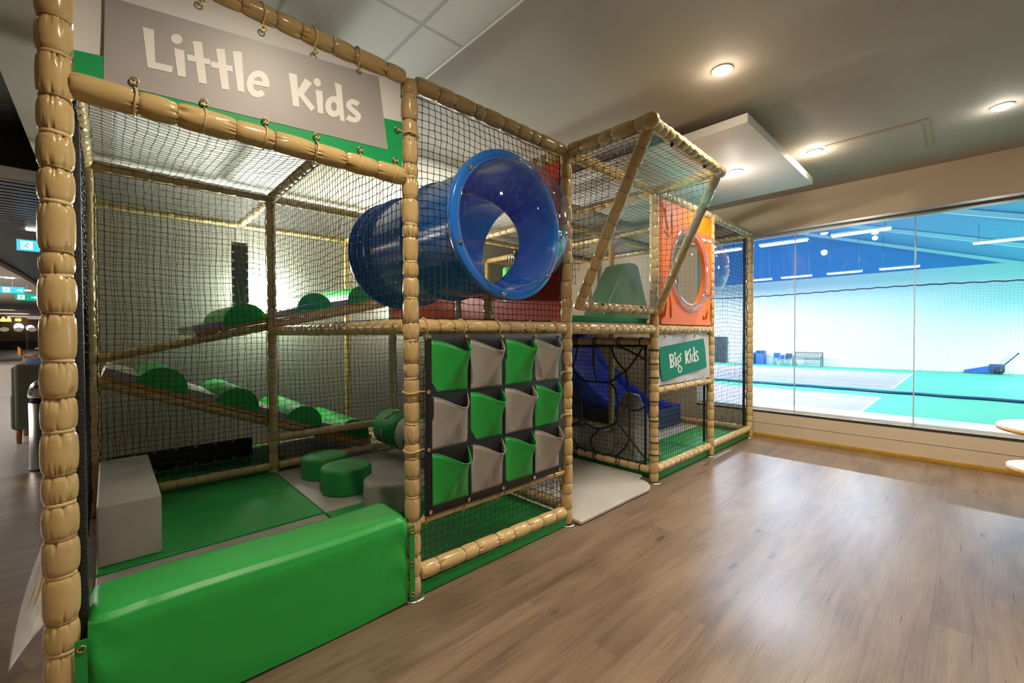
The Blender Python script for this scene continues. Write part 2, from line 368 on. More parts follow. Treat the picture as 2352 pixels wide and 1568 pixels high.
def seg_mesh(parts):
    V = []; F = []; base = 0
    for (A, B, r, knot) in parts:
        n = len(A); d = B-A; L = np.linalg.norm(d, axis=1, keepdims=True); d = d/np.maximum(L, 1e-9)
        h = np.where(np.abs(d[:, 2:3]) < .8, np.array([[0, 0, 1.]]), np.array([[1., 0, 0]]))
        u = np.cross(d, h); u /= np.linalg.norm(u, axis=1, keepdims=True); w = np.cross(d, u)
        st = [(0, r*knot), (.16, r), (.84, r), (1, r*knot)] if knot > 1 else [(0, r), (1, r)]
        k = len(st); X = np.empty((n, k, 3, 3))
        for q, (t, rr) in enumerate(st):
            for j in range(3):
                an = 2*PI*j/3; X[:, q, j] = A+(B-A)*t+rr*(math.cos(an)*u+math.sin(an)*w)
        f = [(q*3+j, q*3+(j+1) % 3, (q+1)*3+(j+1) % 3, (q+1)*3+j) for q in range(k-1) for j in range(3)]
        fi = (np.array(f)[None]+(np.arange(n)*k*3)[:, None, None]).reshape(-1, 4)+base
        V.append(X.reshape(-1, 3)); F.append(fi); base += n*k*3
    return np.concatenate(V), np.concatenate(F)
def net_obj(name, parts, material, parent=None):
    V, F = seg_mesh(parts); off = np.array(parent.location) if parent is not None else np.zeros(3)
    me = bpy.data.meshes.new(name); me.vertices.add(len(V)); me.vertices.foreach_set('co', (V-off).ravel())
    me.loops.add(F.size); me.loops.foreach_set('vertex_index', F.ravel().astype(np.int32))
    me.polygons.add(len(F)); me.polygons.foreach_set('loop_start', np.arange(0, F.size, 4, dtype=np.int32))
    me.polygons.foreach_set('loop_total', np.full(len(F), 4, np.int32)); me.polygons.foreach_set('use_smooth', np.ones(len(F), bool))
    me.materials.append(material); me.update(calc_edges=True)
    o = bpy.data.objects.new(name, me); C.objects.link(o)
    if parent is not None: o.parent = parent
    return o
def wobble(p, q, seed, amp=.006, step=.05):
    """points of a slack cord from p to q"""
    rnd = random.Random(seed); p = Vector(p); q = Vector(q); n = max(2, int((q-p).length/step))
    return [p.lerp(q, i/n)+Vector((rnd.uniform(-amp, amp), rnd.uniform(-amp, amp), rnd.uniform(-amp, amp))) for i in range(n+1)]
LITTLE=[["f",[[-0.999,2.33],[-0.97,2.334],[-0.968,2.228],[-0.988,2.203]]],["f",[[-0.988,2.203],[-0.968,2.228],[-0.922,2.234],[-0.924,2.211]]],["f",[[-0.895,2.331],[-0.897,2.326],[-0.9,2.321],[-0.905,2.317],[-0.91,2.314],[-0.915,2.313],[-0.919,2.314],[-0.923,2.317],[-0.925,2.321],[-0.926,2.326],[-0.925,2.331],[-0.923,2.337],[-0.92,2.342],[-0.915,2.346],[-0.91,2.348],[-0.905,2.349],[-0.901,2.348],[-0.897,2.346],[-0.895,2.342],[-0.894,2.337]]],["f",[[-0.918,2.298],[-0.89,2.301],[-0.886,2.211],[-0.909,2.207]]],["f",[[-0.866,2.345],[-0.839,2.354],[-0.826,2.211],[-0.85,2.207]]],["f",[[-0.883,2.292],[-0.816,2.303],[-0.815,2.284],[-0.881,2.271]]],["f",[[-0.798,2.349],[-0.771,2.36],[-0.758,2.217],[-0.782,2.211]]],["f",[[-0.814,2.298],[-0.748,2.307],[-0.746,2.287],[-0.813,2.276]]],["f",[[-0.746,2.363],[-0.717,2.374],[-0.71,2.226],[-0.732,2.223]]],["s",[[-0.626,2.279],[-0.625,2.29],[-0.626,2.302],[-0.629,2.312],[-0.634,2.321],[-0.641,2.326],[-0.65,2.329],[-0.66,2.328],[-0.67,2.323],[-0.68,2.315],[-0.688,2.305],[-0.694,2.294],[-0.699,2.282],[-0.702,2.269],[-0.703,2.257],[-0.701,2.246],[-0.698,2.236],[-0.693,2.229],[-0.685,2.223],[-0.677,2.221],[-0.667,2.223],[-0.657,2.228],[-0.647,2.236],[-0.64,2.245],[-0.654,2.258],[-0.658,2.252],[-0.662,2.249],[-0.665,2.248],[-0.669,2.247],[-0.672,2.248],[-0.676,2.25],[-0.679,2.254],[-0.68,2.26],[-0.681,2.267],[-0.681,2.274],[-0.679,2.281],[-0.677,2.288],[-0.673,2.294],[-0.67,2.298],[-0.666,2.301],[-0.663,2.302],[-0.659,2.303],[-0.656,2.302],[-0.652,2.299],[-0.65,2.294],[-0.648,2.289],[-0.647,2.282],[-0.648,2.273]]],["s",[[-0.69,2.265],[-0.66,2.271],[-0.628,2.276],[-0.624,2.293],[-0.657,2.288],[-0.687,2.282]]],["f",[[-0.556,2.363],[-0.525,2.367],[-0.517,2.24],[-0.541,2.237]]],["f",[[-0.521,2.308],[-0.494,2.365],[-0.466,2.356],[-0.499,2.299],[-0.52,2.281]]],["f",[[-0.52,2.287],[-0.499,2.299],[-0.456,2.26],[-0.472,2.239]]],["f",[[-0.433,2.379],[-0.431,2.374],[-0.431,2.369],[-0.432,2.363],[-0.435,2.358],[-0.438,2.354],[-0.443,2.351],[-0.447,2.35],[-0.452,2.351],[-0.455,2.353],[-0.458,2.357],[-0.46,2.361],[-0.46,2.367],[-0.459,2.372],[-0.456,2.377],[-0.453,2.381],[-0.449,2.384],[-0.444,2.385],[-0.439,2.385],[-0.436,2.383]]],["f",[[-0.453,2.335],[-0.425,2.338],[-0.422,2.246],[-0.445,2.243]]],["f",[[-0.374,2.396],[-0.345,2.397],[-0.332,2.242],[-0.351,2.243]]],["s",[[-0.366,2.298],[-0.366,2.292],[-0.367,2.286],[-0.369,2.281],[-0.371,2.277],[-0.373,2.275],[-0.375,2.273],[-0.377,2.273],[-0.38,2.273],[-0.383,2.274],[-0.386,2.277],[-0.388,2.281],[-0.39,2.286],[-0.39,2.292],[-0.389,2.298],[-0.387,2.303],[-0.385,2.307],[-0.382,2.309],[-0.38,2.311],[-0.378,2.311],[-0.376,2.311],[-0.373,2.31],[-0.37,2.307],[-0.367,2.303],[-0.366,2.298],[-0.341,2.311],[-0.343,2.32],[-0.348,2.329],[-0.355,2.335],[-0.363,2.338],[-0.373,2.338],[-0.384,2.334],[-0.394,2.327],[-0.402,2.318],[-0.408,2.307],[-0.412,2.296],[-0.414,2.285],[-0.414,2.274],[-0.412,2.265],[-0.407,2.256],[-0.401,2.25],[-0.393,2.247],[-0.383,2.246],[-0.372,2.25],[-0.362,2.257],[-0.353,2.266],[-0.347,2.277],[-0.342,2.288],[-0.34,2.3],[-0.341,2.311]]],["s",[[-0.263,2.35],[-0.265,2.351],[-0.267,2.352],[-0.271,2.353],[-0.275,2.354],[-0.279,2.355],[-0.283,2.355],[-0.288,2.355],[-0.292,2.355],[-0.298,2.353],[-0.304,2.351],[-0.309,2.347],[-0.314,2.342],[-0.318,2.337],[-0.322,2.331],[-0.324,2.325],[-0.325,2.319],[-0.325,2.314],[-0.323,2.309],[-0.321,2.305],[-0.317,2.301],[-0.313,2.298],[-0.308,2.296],[-0.303,2.294],[-0.299,2.292],[-0.295,2.29],[-0.291,2.288],[-0.288,2.286],[-0.285,2.285],[-0.283,2.283],[-0.282,2.282],[-0.282,2.282],[-0.282,2.281],[-0.282,2.281],[-0.282,2.281],[-0.282,2.281],[-0.282,2.28],[-0.283,2.279],[-0.285,2.278],[-0.286,2.277],[-0.287,2.276],[-0.288,2.276],[-0.289,2.276],[-0.292,2.276],[-0.295,2.276],[-0.299,2.276],[-0.302,2.276],[-0.305,2.277],[-0.309,2.278],[-0.313,2.279],[-0.315,2.279],[-0.327,2.256],[-0.325,2.255],[-0.321,2.254],[-0.317,2.253],[-0.313,2.252],[-0.308,2.252],[-0.304,2.251],[-0.299,2.251],[-0.295,2.252],[-0.29,2.253],[-0.284,2.255],[-0.278,2.258],[-0.273,2.262],[-0.269,2.266],[-0.265,2.27],[-0.262,2.276],[-0.26,2.281],[-0.258,2.286],[-0.258,2.291],[-0.259,2.296],[-0.261,2.301],[-0.264,2.304],[-0.268,2.307],[-0.272,2.309],[-0.275,2.311],[-0.279,2.313],[-0.284,2.315],[-0.289,2.317],[-0.293,2.319],[-0.297,2.32],[-0.299,2.322],[-0.3,2.323],[-0.301,2.325],[-0.302,2.326],[-0.302,2.327],[-0.302,2.327],[-0.302,2.327],[-0.302,2.328],[-0.301,2.329],[-0.299,2.33],[-0.299,2.33],[-0.299,2.33],[-0.297,2.331],[-0.295,2.331],[-0.292,2.331],[-0.29,2.331],[-0.288,2.331],[-0.285,2.33],[-0.282,2.329],[-0.28,2.327],[-0.278,2.327]]]]
BIG=[["s",[[2.631,1.122],[2.644,1.059],[2.654,1.004],[2.688,1.003],[2.677,1.059],[2.664,1.123]]],["s",[[2.636,1.11],[2.643,1.112],[2.652,1.114],[2.661,1.117],[2.669,1.118],[2.673,1.118],[2.677,1.118],[2.682,1.116],[2.688,1.114],[2.692,1.111],[2.695,1.108],[2.697,1.105],[2.698,1.1],[2.698,1.095],[2.697,1.091],[2.694,1.087],[2.69,1.084],[2.682,1.08],[2.673,1.076],[2.664,1.073],[2.657,1.071],[2.677,1.06],[2.683,1.062],[2.692,1.065],[2.703,1.069],[2.713,1.074],[2.721,1.08],[2.726,1.086],[2.728,1.093],[2.728,1.1],[2.727,1.106],[2.723,1.112],[2.717,1.118],[2.709,1.123],[2.699,1.127],[2.688,1.13],[2.674,1.132],[2.66,1.132],[2.648,1.129],[2.636,1.127],[2.627,1.124],[2.621,1.123]]],["s",[[2.664,1.058],[2.671,1.057],[2.681,1.056],[2.691,1.055],[2.698,1.053],[2.702,1.052],[2.704,1.05],[2.706,1.047],[2.708,1.042],[2.709,1.038],[2.708,1.034],[2.707,1.03],[2.704,1.027],[2.701,1.023],[2.697,1.02],[2.693,1.018],[2.686,1.017],[2.676,1.015],[2.665,1.014],[2.654,1.014],[2.646,1.013],[2.654,0.999],[2.662,0.999],[2.673,1.0],[2.686,1.001],[2.7,1.003],[2.712,1.006],[2.722,1.01],[2.729,1.015],[2.734,1.02],[2.737,1.026],[2.739,1.031],[2.74,1.037],[2.739,1.043],[2.737,1.049],[2.732,1.055],[2.724,1.061],[2.712,1.066],[2.699,1.068],[2.687,1.07],[2.677,1.071],[2.67,1.072]]],["f",[[2.766,1.129],[2.765,1.124],[2.762,1.12],[2.758,1.116],[2.753,1.114],[2.747,1.114],[2.741,1.115],[2.736,1.117],[2.732,1.121],[2.729,1.126],[2.728,1.131],[2.729,1.135],[2.732,1.14],[2.736,1.143],[2.741,1.145],[2.747,1.146],[2.753,1.145],[2.758,1.143],[2.762,1.139],[2.765,1.134]]],["f",[[2.741,1.1],[2.772,1.1],[2.786,1.004],[2.758,1.003]]],["s",[[2.848,1.076],[2.847,1.069],[2.843,1.062],[2.837,1.058],[2.832,1.056],[2.829,1.056],[2.825,1.056],[2.82,1.059],[2.815,1.064],[2.811,1.07],[2.809,1.078],[2.811,1.085],[2.814,1.091],[2.82,1.095],[2.825,1.098],[2.828,1.098],[2.832,1.097],[2.837,1.095],[2.843,1.09],[2.846,1.083],[2.848,1.076],[2.872,1.075],[2.87,1.084],[2.865,1.093],[2.856,1.1],[2.844,1.106],[2.828,1.109],[2.813,1.107],[2.801,1.103],[2.793,1.096],[2.788,1.088],[2.786,1.079],[2.788,1.069],[2.793,1.061],[2.801,1.053],[2.813,1.048],[2.829,1.045],[2.844,1.046],[2.857,1.051],[2.865,1.057],[2.87,1.066],[2.872,1.075]]],["s",[[2.85,1.104],[2.852,1.106],[2.853,1.11],[2.855,1.114],[2.857,1.117],[2.859,1.12],[2.862,1.122],[2.864,1.123],[2.866,1.124],[2.866,1.124],[2.859,1.125],[2.858,1.126],[2.859,1.123],[2.86,1.12],[2.861,1.117],[2.861,1.114],[2.88,1.115],[2.88,1.117],[2.879,1.12],[2.878,1.124],[2.877,1.128],[2.872,1.131],[2.86,1.133],[2.854,1.131],[2.849,1.129],[2.845,1.127],[2.842,1.124],[2.839,1.121],[2.837,1.117],[2.834,1.113],[2.833,1.109],[2.832,1.107]]],["s",[[2.81,1.057],[2.808,1.055],[2.804,1.052],[2.8,1.048],[2.796,1.045],[2.793,1.041],[2.791,1.038],[2.789,1.036],[2.788,1.032],[2.79,1.028],[2.795,1.023],[2.804,1.02],[2.814,1.016],[2.825,1.013],[2.835,1.01],[2.841,1.008],[2.853,1.017],[2.847,1.019],[2.837,1.022],[2.827,1.025],[2.818,1.028],[2.814,1.03],[2.813,1.031],[2.813,1.031],[2.814,1.032],[2.815,1.034],[2.816,1.036],[2.818,1.039],[2.822,1.042],[2.826,1.045],[2.83,1.048],[2.832,1.05]]],["s",[[2.868,0.978],[2.867,0.97],[2.863,0.963],[2.857,0.959],[2.851,0.956],[2.846,0.956],[2.842,0.957],[2.836,0.96],[2.83,0.965],[2.825,0.973],[2.824,0.98],[2.825,0.988],[2.829,0.995],[2.835,1.0],[2.841,1.002],[2.846,1.002],[2.85,1.002],[2.857,0.999],[2.863,0.993],[2.867,0.986],[2.868,0.978],[2.892,0.977],[2.891,0.987],[2.885,0.996],[2.876,1.004],[2.863,1.01],[2.846,1.013],[2.829,1.012],[2.817,1.007],[2.808,1.0],[2.802,0.992],[2.8,0.982],[2.802,0.972],[2.808,0.963],[2.817,0.954],[2.83,0.948],[2.846,0.945],[2.863,0.946],[2.876,0.951],[2.885,0.958],[2.891,0.967],[2.892,0.977]]],["f",[[2.945,1.152],[2.982,1.153],[2.998,1.024],[2.967,1.021]]],["s",[[3.014,1.15],[2.991,1.116],[2.967,1.086],[2.998,1.079],[3.023,1.11],[3.046,1.145]]],["s",[[2.969,1.089],[2.996,1.058],[3.03,1.025],[3.06,1.03],[3.026,1.063],[2.999,1.093]]],["f",[[3.076,1.155],[3.075,1.15],[3.073,1.146],[3.069,1.142],[3.064,1.14],[3.058,1.139],[3.052,1.14],[3.047,1.143],[3.043,1.146],[3.041,1.151],[3.04,1.156],[3.041,1.161],[3.043,1.166],[3.047,1.169],[3.052,1.171],[3.058,1.172],[3.064,1.171],[3.069,1.169],[3.073,1.165],[3.075,1.16]]],["f",[[3.048,1.125],[3.078,1.126],[3.09,1.03],[3.067,1.028]]],["f",[[3.128,1.184],[3.157,1.187],[3.185,1.031],[3.16,1.029]]],["s",[[3.149,1.075],[3.148,1.066],[3.144,1.057],[3.139,1.051],[3.134,1.048],[3.134,1.048],[3.133,1.048],[3.128,1.052],[3.123,1.058],[3.119,1.067],[3.118,1.076],[3.119,1.086],[3.123,1.094],[3.128,1.1],[3.133,1.103],[3.133,1.103],[3.134,1.103],[3.139,1.1],[3.144,1.093],[3.148,1.085],[3.149,1.075],[3.174,1.074],[3.172,1.085],[3.168,1.095],[3.161,1.104],[3.15,1.111],[3.133,1.114],[3.117,1.112],[3.106,1.106],[3.099,1.098],[3.095,1.088],[3.094,1.077],[3.095,1.067],[3.099,1.056],[3.106,1.048],[3.117,1.041],[3.134,1.037],[3.15,1.04],[3.161,1.045],[3.168,1.054],[3.172,1.063],[3.174,1.074]]],["s",[[3.249,1.125],[3.247,1.127],[3.244,1.131],[3.241,1.135],[3.237,1.139],[3.23,1.142],[3.221,1.145],[3.212,1.146],[3.203,1.145],[3.195,1.144],[3.188,1.141],[3.184,1.137],[3.18,1.134],[3.178,1.129],[3.177,1.124],[3.177,1.119],[3.179,1.114],[3.183,1.109],[3.187,1.103],[3.192,1.098],[3.198,1.093],[3.205,1.088],[3.213,1.083],[3.221,1.079],[3.227,1.076],[3.23,1.073],[3.232,1.069],[3.232,1.065],[3.231,1.061],[3.23,1.058],[3.228,1.055],[3.225,1.054],[3.222,1.052],[3.217,1.052],[3.213,1.051],[3.21,1.051],[3.207,1.051],[3.201,1.053],[3.194,1.055],[3.187,1.058],[3.182,1.06],[3.167,1.051],[3.172,1.049],[3.179,1.047],[3.187,1.044],[3.198,1.041],[3.209,1.039],[3.22,1.039],[3.229,1.041],[3.238,1.043],[3.246,1.045],[3.252,1.049],[3.256,1.053],[3.258,1.058],[3.259,1.064],[3.259,1.07],[3.256,1.075],[3.25,1.081],[3.242,1.086],[3.233,1.09],[3.226,1.094],[3.221,1.098],[3.216,1.102],[3.212,1.107],[3.208,1.111],[3.205,1.116],[3.204,1.12],[3.204,1.123],[3.205,1.126],[3.206,1.13],[3.208,1.132],[3.21,1.134],[3.211,1.134],[3.211,1.134],[3.213,1.134],[3.213,1.134],[3.213,1.134],[3.213,1.134],[3.216,1.131],[3.219,1.128],[3.221,1.124],[3.223,1.122]]]]
BIGRECT=[["f",[[2.465,1.197],[3.375,1.266],[3.416,1.163],[3.453,0.966],[2.519,0.891],[2.482,0.968],[2.459,1.097]]]]
WEB=[[[0.827,1.19],[0.865,1.078],[0.892,0.974],[0.919,0.951]],[[0.919,0.951],[0.806,0.877],[0.754,0.847],[0.612,0.849],[0.439,0.851],[0.329,0.941],[0.276,0.968],[0.207,1.049],[0.106,1.188]],[[0.636,1.189],[0.642,0.987],[0.597,0.851]],[[0.43,1.193],[0.393,1.079],[0.276,0.968]],[[0.365,1.198],[0.259,1.169],[0.148,1.119],[0.061,1.077]],[[0.276,0.968],[0.25,0.839],[0.237,0.624],[0.237,0.493],[0.237,0.347],[0.276,0.262],[0.375,0.164]],[[0.439,0.851],[0.384,0.796],[0.361,0.664],[0.361,0.554],[0.375,0.485],[0.458,0.429],[0.583,0.385],[0.673,0.396],[0.755,0.434],[0.791,0.505],[0.791,0.666],[0.785,0.836]],[[0.361,0.664],[0.241,0.647]],[[0.237,0.609],[0.13,0.63],[0.065,0.676]],[[0.365,0.486],[0.241,0.362],[0.105,0.227],[0.064,0.198]],[[0.583,0.377],[0.683,0.277],[0.653,0.191],[0.603,0.135]],[[0.932,0.26],[0.829,0.175],[0.755,0.138]],[[0.797,0.445],[0.932,0.36]],[[0.957,1.195],[0.061,1.205]],[[0.96,0.137],[0.064,0.153]],[[0.077,1.207],[0.076,0.15]]]
# ------------------------------------------------------------------ camera
def camera():
    yaw, pt, ro = 0.754449622, 0.0161428970, -0.00402319452
    F = Vector((math.sin(yaw)*math.cos(pt), math.cos(yaw)*math.cos(pt), -math.sin(pt)))
    rt = F.cross(Vector((0, 0, 1))).normalized(); up = rt.cross(F)
    c, s = math.cos(ro), math.sin(ro); r2 = rt*c+up*s; u2 = up*c-rt*s
    cam = bpy.data.cameras.new('camera'); cam.sensor_width = 36; cam.lens = 986.27/2352*36; cam.clip_start = .05; cam.clip_end = 200
    o = bpy.data.objects.new('camera', cam); C.objects.link(o)
    m = Matrix((r2, u2, -F)).transposed().to_4x4(); m.translation = Vector((-1.09495465, -1.89428521, 1.31387808)); o.matrix_world = m
    bpy.context.scene.camera = o
camera()
ZM, ZT, ZR = 1.355, 2.559, 2.085          # mid, top and banner beam heights
L = 1.2; D = 1.24
WX = 4.97                                  # window wall
BY = 3.98                                  # back wall
CZ = 3.0                                   # ceiling

# ------------------------------------------------------------------ the room
def slab(name, a, b, m, kind='structure'):
    mb = MB(); mb.box(a, b); o = mb.build(name, m); o['kind'] = kind; return o
slab('floor', (-7, -6, -.1), (WX+.2, 4.3, 0), M['floor'])
slab('floor_cafe', (-9, 4.3, -.1), (-1.25, 34, 0), M['cafe_tile'])
slab('ceiling', (.447, -6, CZ), (WX+.2, BY+.1, CZ+.1), M['plaster'])
slab('ceiling_side', (-1.57, -6, CZ), (-1.05, BY+.1, CZ+.1), M['plaster'])
slab('ceiling_tiles', (-1.05, -6, CZ), (.447, BY+.1, CZ+.1), M['ceil_tile'])
slab('ceiling_left', (-7, -6, CZ), (-1.57, 1.9, CZ+.1), M['plaster'])
slab('ceiling_beam', (-9, 4.66, CZ), (-1.25, 5.15, CZ+.45), M['plaster'])
tr = MB(); tr.box((.440, -6, CZ-.004), (.456, BY, CZ+.002)); struct(tr.build('trim_1', M['white']))
# dark recess between the plaster ceiling and the beam
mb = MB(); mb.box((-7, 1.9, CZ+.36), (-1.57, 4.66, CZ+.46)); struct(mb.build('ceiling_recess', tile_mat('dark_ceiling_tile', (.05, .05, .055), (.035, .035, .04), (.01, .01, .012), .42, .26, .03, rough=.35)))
slab('wall_recess', (-1.57, 1.9, CZ+.003), (-1.52, 4.66, CZ+.4), M['dark'])
slab('wall_recess_back', (-9, 4.64, CZ), (-1.5, 4.665, CZ+.46), M['dark'])
slab('wall_recess_front', (-7, 1.86, CZ), (-1.57, 1.9, CZ+.4), M['plaster'])
slab('wall_back', (-1.25, BY, 0), (WX+.2, BY+.12, CZ), M['wallb'])
slab('wall_south', (-9, -6.1, 0), (WX+.2, -6, CZ+.1), M['plaster'])
slab('wall_west', (-7.1, -6, 0), (-7, 4.3, CZ+.5), M['plaster'])
# window wall: sill wall, header, reveal, panes
Y0, Y1 = .74, -6.0
ZS, ZH = .335, 2.575
slab('wall_window_base', (WX, Y1, 0), (WX+.18, BY, ZS), M['wallw'])
slab('wall_window_header', (WX, Y1, ZH), (WX+.18, BY, CZ), M['wallw'])
slab('wall_window_side', (WX, Y0, ZS), (WX+.18, BY, ZH), M['wallw'])
mb = MB(); mb.box((WX-.004, Y1, .182), (WX+.01, Y0+3, .188)); struct(mb.build('trim_2', M['matgrey']))
mb = MB(); mb.box((WX-.016, Y1, 0), (WX+.01, BY, .045), bev=.003); struct(mb.build('baseboard_window', M['skirt']))
mb = MB(); mb.box((WX-.003, Y1, ZS-.022), (WX+.02, Y0, ZS)); struct(mb.build('trim_3', M['dark']))
mb = MB(); mb.box((WX+.06, Y1, ZH-.05), (WX+.10, Y0, ZH)); mb.box((WX-.004, Y1, ZH-.012), (WX+.03, Y0, ZH+.012)); struct(mb.build('trim_4', M['alu']))
mb = MB(); mb.box((WX+.09, Y1, ZS), (WX+.55, Y0, ZS+.03)); struct(mb.build('trim_5', M['whitelam']))
joints = [Y0, -.43, -1.503, -2.6, -3.7, -4.8, Y1]
for k in range(len(joints)-1):
    mb = MB(); mb.box((WX+.07, joints[k+1]+.004, ZS), (WX+.082, joints[k]-.004, ZH-.01)); struct(mb.build('window_%d' % (k+1), M['glass']))
    if k: 
        mb = MB(); mb.box((WX+.068, joints[k]-.005, ZS), (WX+.084, joints[k]+.005, ZH-.01)); struct(mb.build('trim_%d' % (5+k), M['sealant']))
# ceiling raft, access hatch
mb = MB(); mb.box((2.295, -.785, 2.842), (4.19, 1.3, 2.912), bev=.003)
struct(mb.build('ceiling_raft', M['white']))
mb = MB(); mb.box((2.5, -.55, 2.912), (4.0, 1.1, 2.995)); struct(mb.build('ceiling_raft_spacer', M['plaster']))
mb = MB()
for a, b in (((3.62, -1.664, 2.996), (3.626, -.99, 3.001)), ((3.62, -1.664, 2.996), (4.32, -1.658, 3.001)), ((3.66, -1.62, 2.998), (3.664, -.99, 3.001)), ((3.66, -1.62, 2.998), (4.32, -1.616, 3.001))): mb.box(a, b)
struct(mb.build('ceiling_hatch', M['skirt']))

# ------------------------------------------------------------------ the climbing frame
frame = thing('climbing_frame', (0, 0, 0), 'tan padded tube play frame hung with black safety nets, standing on wood floor', 'climbing frame')
TV = [M['tan'], M['tie'], M['strap']]
seed = [0]
def pole(name, p0, p1, r=.040, na=None, fine=False, straps=False, sp=.112, plate=False):
    seed[0] += 1; near = min(p0[1], p1[1]) < .6
    mb = MB(); padded(mb, p0, p1, r, seed[0], sp, na or (28 if near else 16), fine or near, straps)
    o = mb.build(name, TV, frame)
    return o
def foot(x, y):
    mb = MB(); mb.lathe([(.001, 0), (.058, 0), (.058, .006), (.05, .010), (.04, .010)], (x, y, 0), 28); mb.build('foot_plate', M['steel'], frame)
# posts
pole('post', (-1.213, 0, .011), (-1.199, 0, 2.60), .0415, 110, True, True, .114)
for i in range(0, 5): pole('post', (i*L, 0, .011), (i*L, 0, ZT), .040, 80 if i == 0 else 40, True, i == 0, .098); foot(i*L, 0)
for (i, j) in [(-1, 2), (0, 2), (1, 2), (-1, 3), (1, 3), (1, 1), (2, 1), (3, 1), (4, 1), (2, 2), (3, 2), (4, 2), (2, 3), (3, 3), (4, 3)]:
    pole('post', (i*L, j*D, .0), (i*L, j*D, ZT), .039)
pole('post', (.55, .06, ZM), (.55, .06, 1.56), .03)
# top beams
e = .035
for i in range(-1, 4): pole('beam', (i*L+e, 0, ZT), ((i+1)*L-e, 0, ZT), .0405, 64 if i < 1 else 40, True, False, .118)
for i in range(-1, 4): pole('beam', (i*L+e, 2*D, ZT), ((i+1)*L-e, 2*D, ZT), .039); pole('beam', (i*L+e, 3*D, ZT), ((i+1)*L-e, 3*D, ZT), .039)
for i in range(1, 4): pole('beam', (i*L+e, D, ZT), ((i+1)*L-e, D, ZT), .039)
pole('beam', (-L, e, ZT), (-L, 2*D-e, ZT)); pole('beam', (-L, 2*D+e, ZT), (-L, 3*D-e, ZT))
pole('beam', (0, e, ZT), (0, 2*D-e, ZT), .042); pole('beam', (0, 2*D+e, ZT), (0, 3*D-e, ZT))
for i in range(1, 5):
    for j in range(3): pole('beam', (i*L, j*D+e, ZT), (i*L, (j+1)*D-e, ZT), .039)
# banner beam, mid beams
pole('beam', (-L+.03, 0, ZR), (-e, 0, ZR), .0415, 80, True, False, .135)
for i in range(0, 3): pole('beam', (i*L+e, 0, ZM), ((i+1)*L-e, 0, ZM), .0405, 48, True, False, .10 if i < 2 else .085)
pole('beam', (0, e, ZM), (0, 2*D-e, ZM), .040)
for i in range(0, 4): pole('beam', (i*L+e, 2*D, ZM), ((i+1)*L-e, 2*D, ZM), .038)
for i in (1, 2, 3):
    pole('beam', (i*L, e, ZM-(.0 if i != 2 else .108)), (i*L, D-e, ZM-(.0 if i != 2 else .108)), .038 if i != 2 else .034); pole('beam', (i*L, D+e, ZM), (i*L, 2*D-e, ZM), .038)
pole('beam', (L+e, D, ZM), (2*L-e, D, ZM), .038); pole('beam', (2*L+e, D, ZM), (3*L-e, D, ZM), .038)
# low and bottom beams
ZB = .115
pole('beam', (e, 0, ZB), (L-e, 0, ZB-.02), .040, 56, True, False, .13)
pole('rail', (e, .0, .372), (L-e, .0, .372), .017, 20, False, False, .2)
pole('beam', (2*L+e, 0, ZB), (3*L-e, 0, ZB), .039, 26, True, False, .10); pole('beam', (3*L+e, 0, ZB), (4*L-e, 0, ZB), .039, 26, True, False, .10)
pole('beam', (2*L+e, 0, .81), (3*L-e, 0, .81), .033, 24, True, False, .06)
for j in range(2): pole('beam', (2*L, j*D+e, ZB), (2*L, (j+1)*D-e, ZB), .039, 26, True); pole('beam', (4*L, j*D+e, ZB), (4*L, (j+1)*D-e, ZB), .038)
pole('beam', (3*L, D+e, ZB), (3*L, 2*D-e, ZB), .038); pole('beam', (L, e, ZB), (L, D-e, ZB), .038)
pole('beam', (-L+e, 2*D, ZB), (-e, 2*D, ZB), .038); pole('beam', (e, 2*D, ZB), (L-e, 2*D, ZB), .038)
pole('beam', (e, 2*D, .372), (L-e, 2*D, .366), .038)
pole('beam', (L, 2*D+e, ZB), (L, 3*D-e, ZB), .038)
# sloping beams that carry the ramps
pole('beam', (-L+.03, 2*D+.09, .968), (.98, 2*D+.09, .11), .036)
pole('beam', (-L+.03, 2*D+.09, 1.14), (L-.03, 2*D+.09, 1.66), .036)
# the overhanging lookout
OV = -.60
TLc, TRc, BLc, BRc = (L+.03, OV, ZT), (2*L-.06, OV+.02, ZT-.01), (L+.10, -.03, 1.50), (2*L-.02, -.03, 1.50)
pole('beam', (L, -e, ZT), (TLc[0], OV-.02, ZT), .042, 32, True); pole('beam', (2*L-.01, -e, ZT), (TRc[0], OV+.02, ZT), .038, 28, True)
pole('beam', (TLc[0]+.03, OV, ZT+.005), (TRc[0]+.03, OV+.02, ZT-.01), .040, 32, True, False, .085)
pole('beam', (TLc[0]+.035, OV+.02, ZT-.02), (BLc[0]-.02, -.035, 1.49), .038, 32, True, False, .10); pole('beam', (TRc[0], OV+.05, ZT-.03), (BRc[0], -.035, 1.50), .036, 28, True, False, .11)
pole('beam', (BLc[0], -.03, 1.515), (BRc[0]+.01, -.03, 1.515), .036, 28, True, False, .095)
mb = MB(); mb.lathe([(.001, -.048), (.03, -.044), (.046, -.02), (.048, .02), (.03, .046), (.001, .05)], (TLc[0], OV-.01, ZT), 28, 0, 1); mb.build('corner_cap', TV, frame)

# upper deck
mb = MB(); mb.box((L+.03, .04, ZM+.01), (3*L-.03, 2*D-.03, ZM+.05)); mb.box((L+.03, 2*D+.03, ZM+.01), (4*L-.03, 3*D-.03, ZM+.05)); mb.build('deck_board', M['grey'], frame)

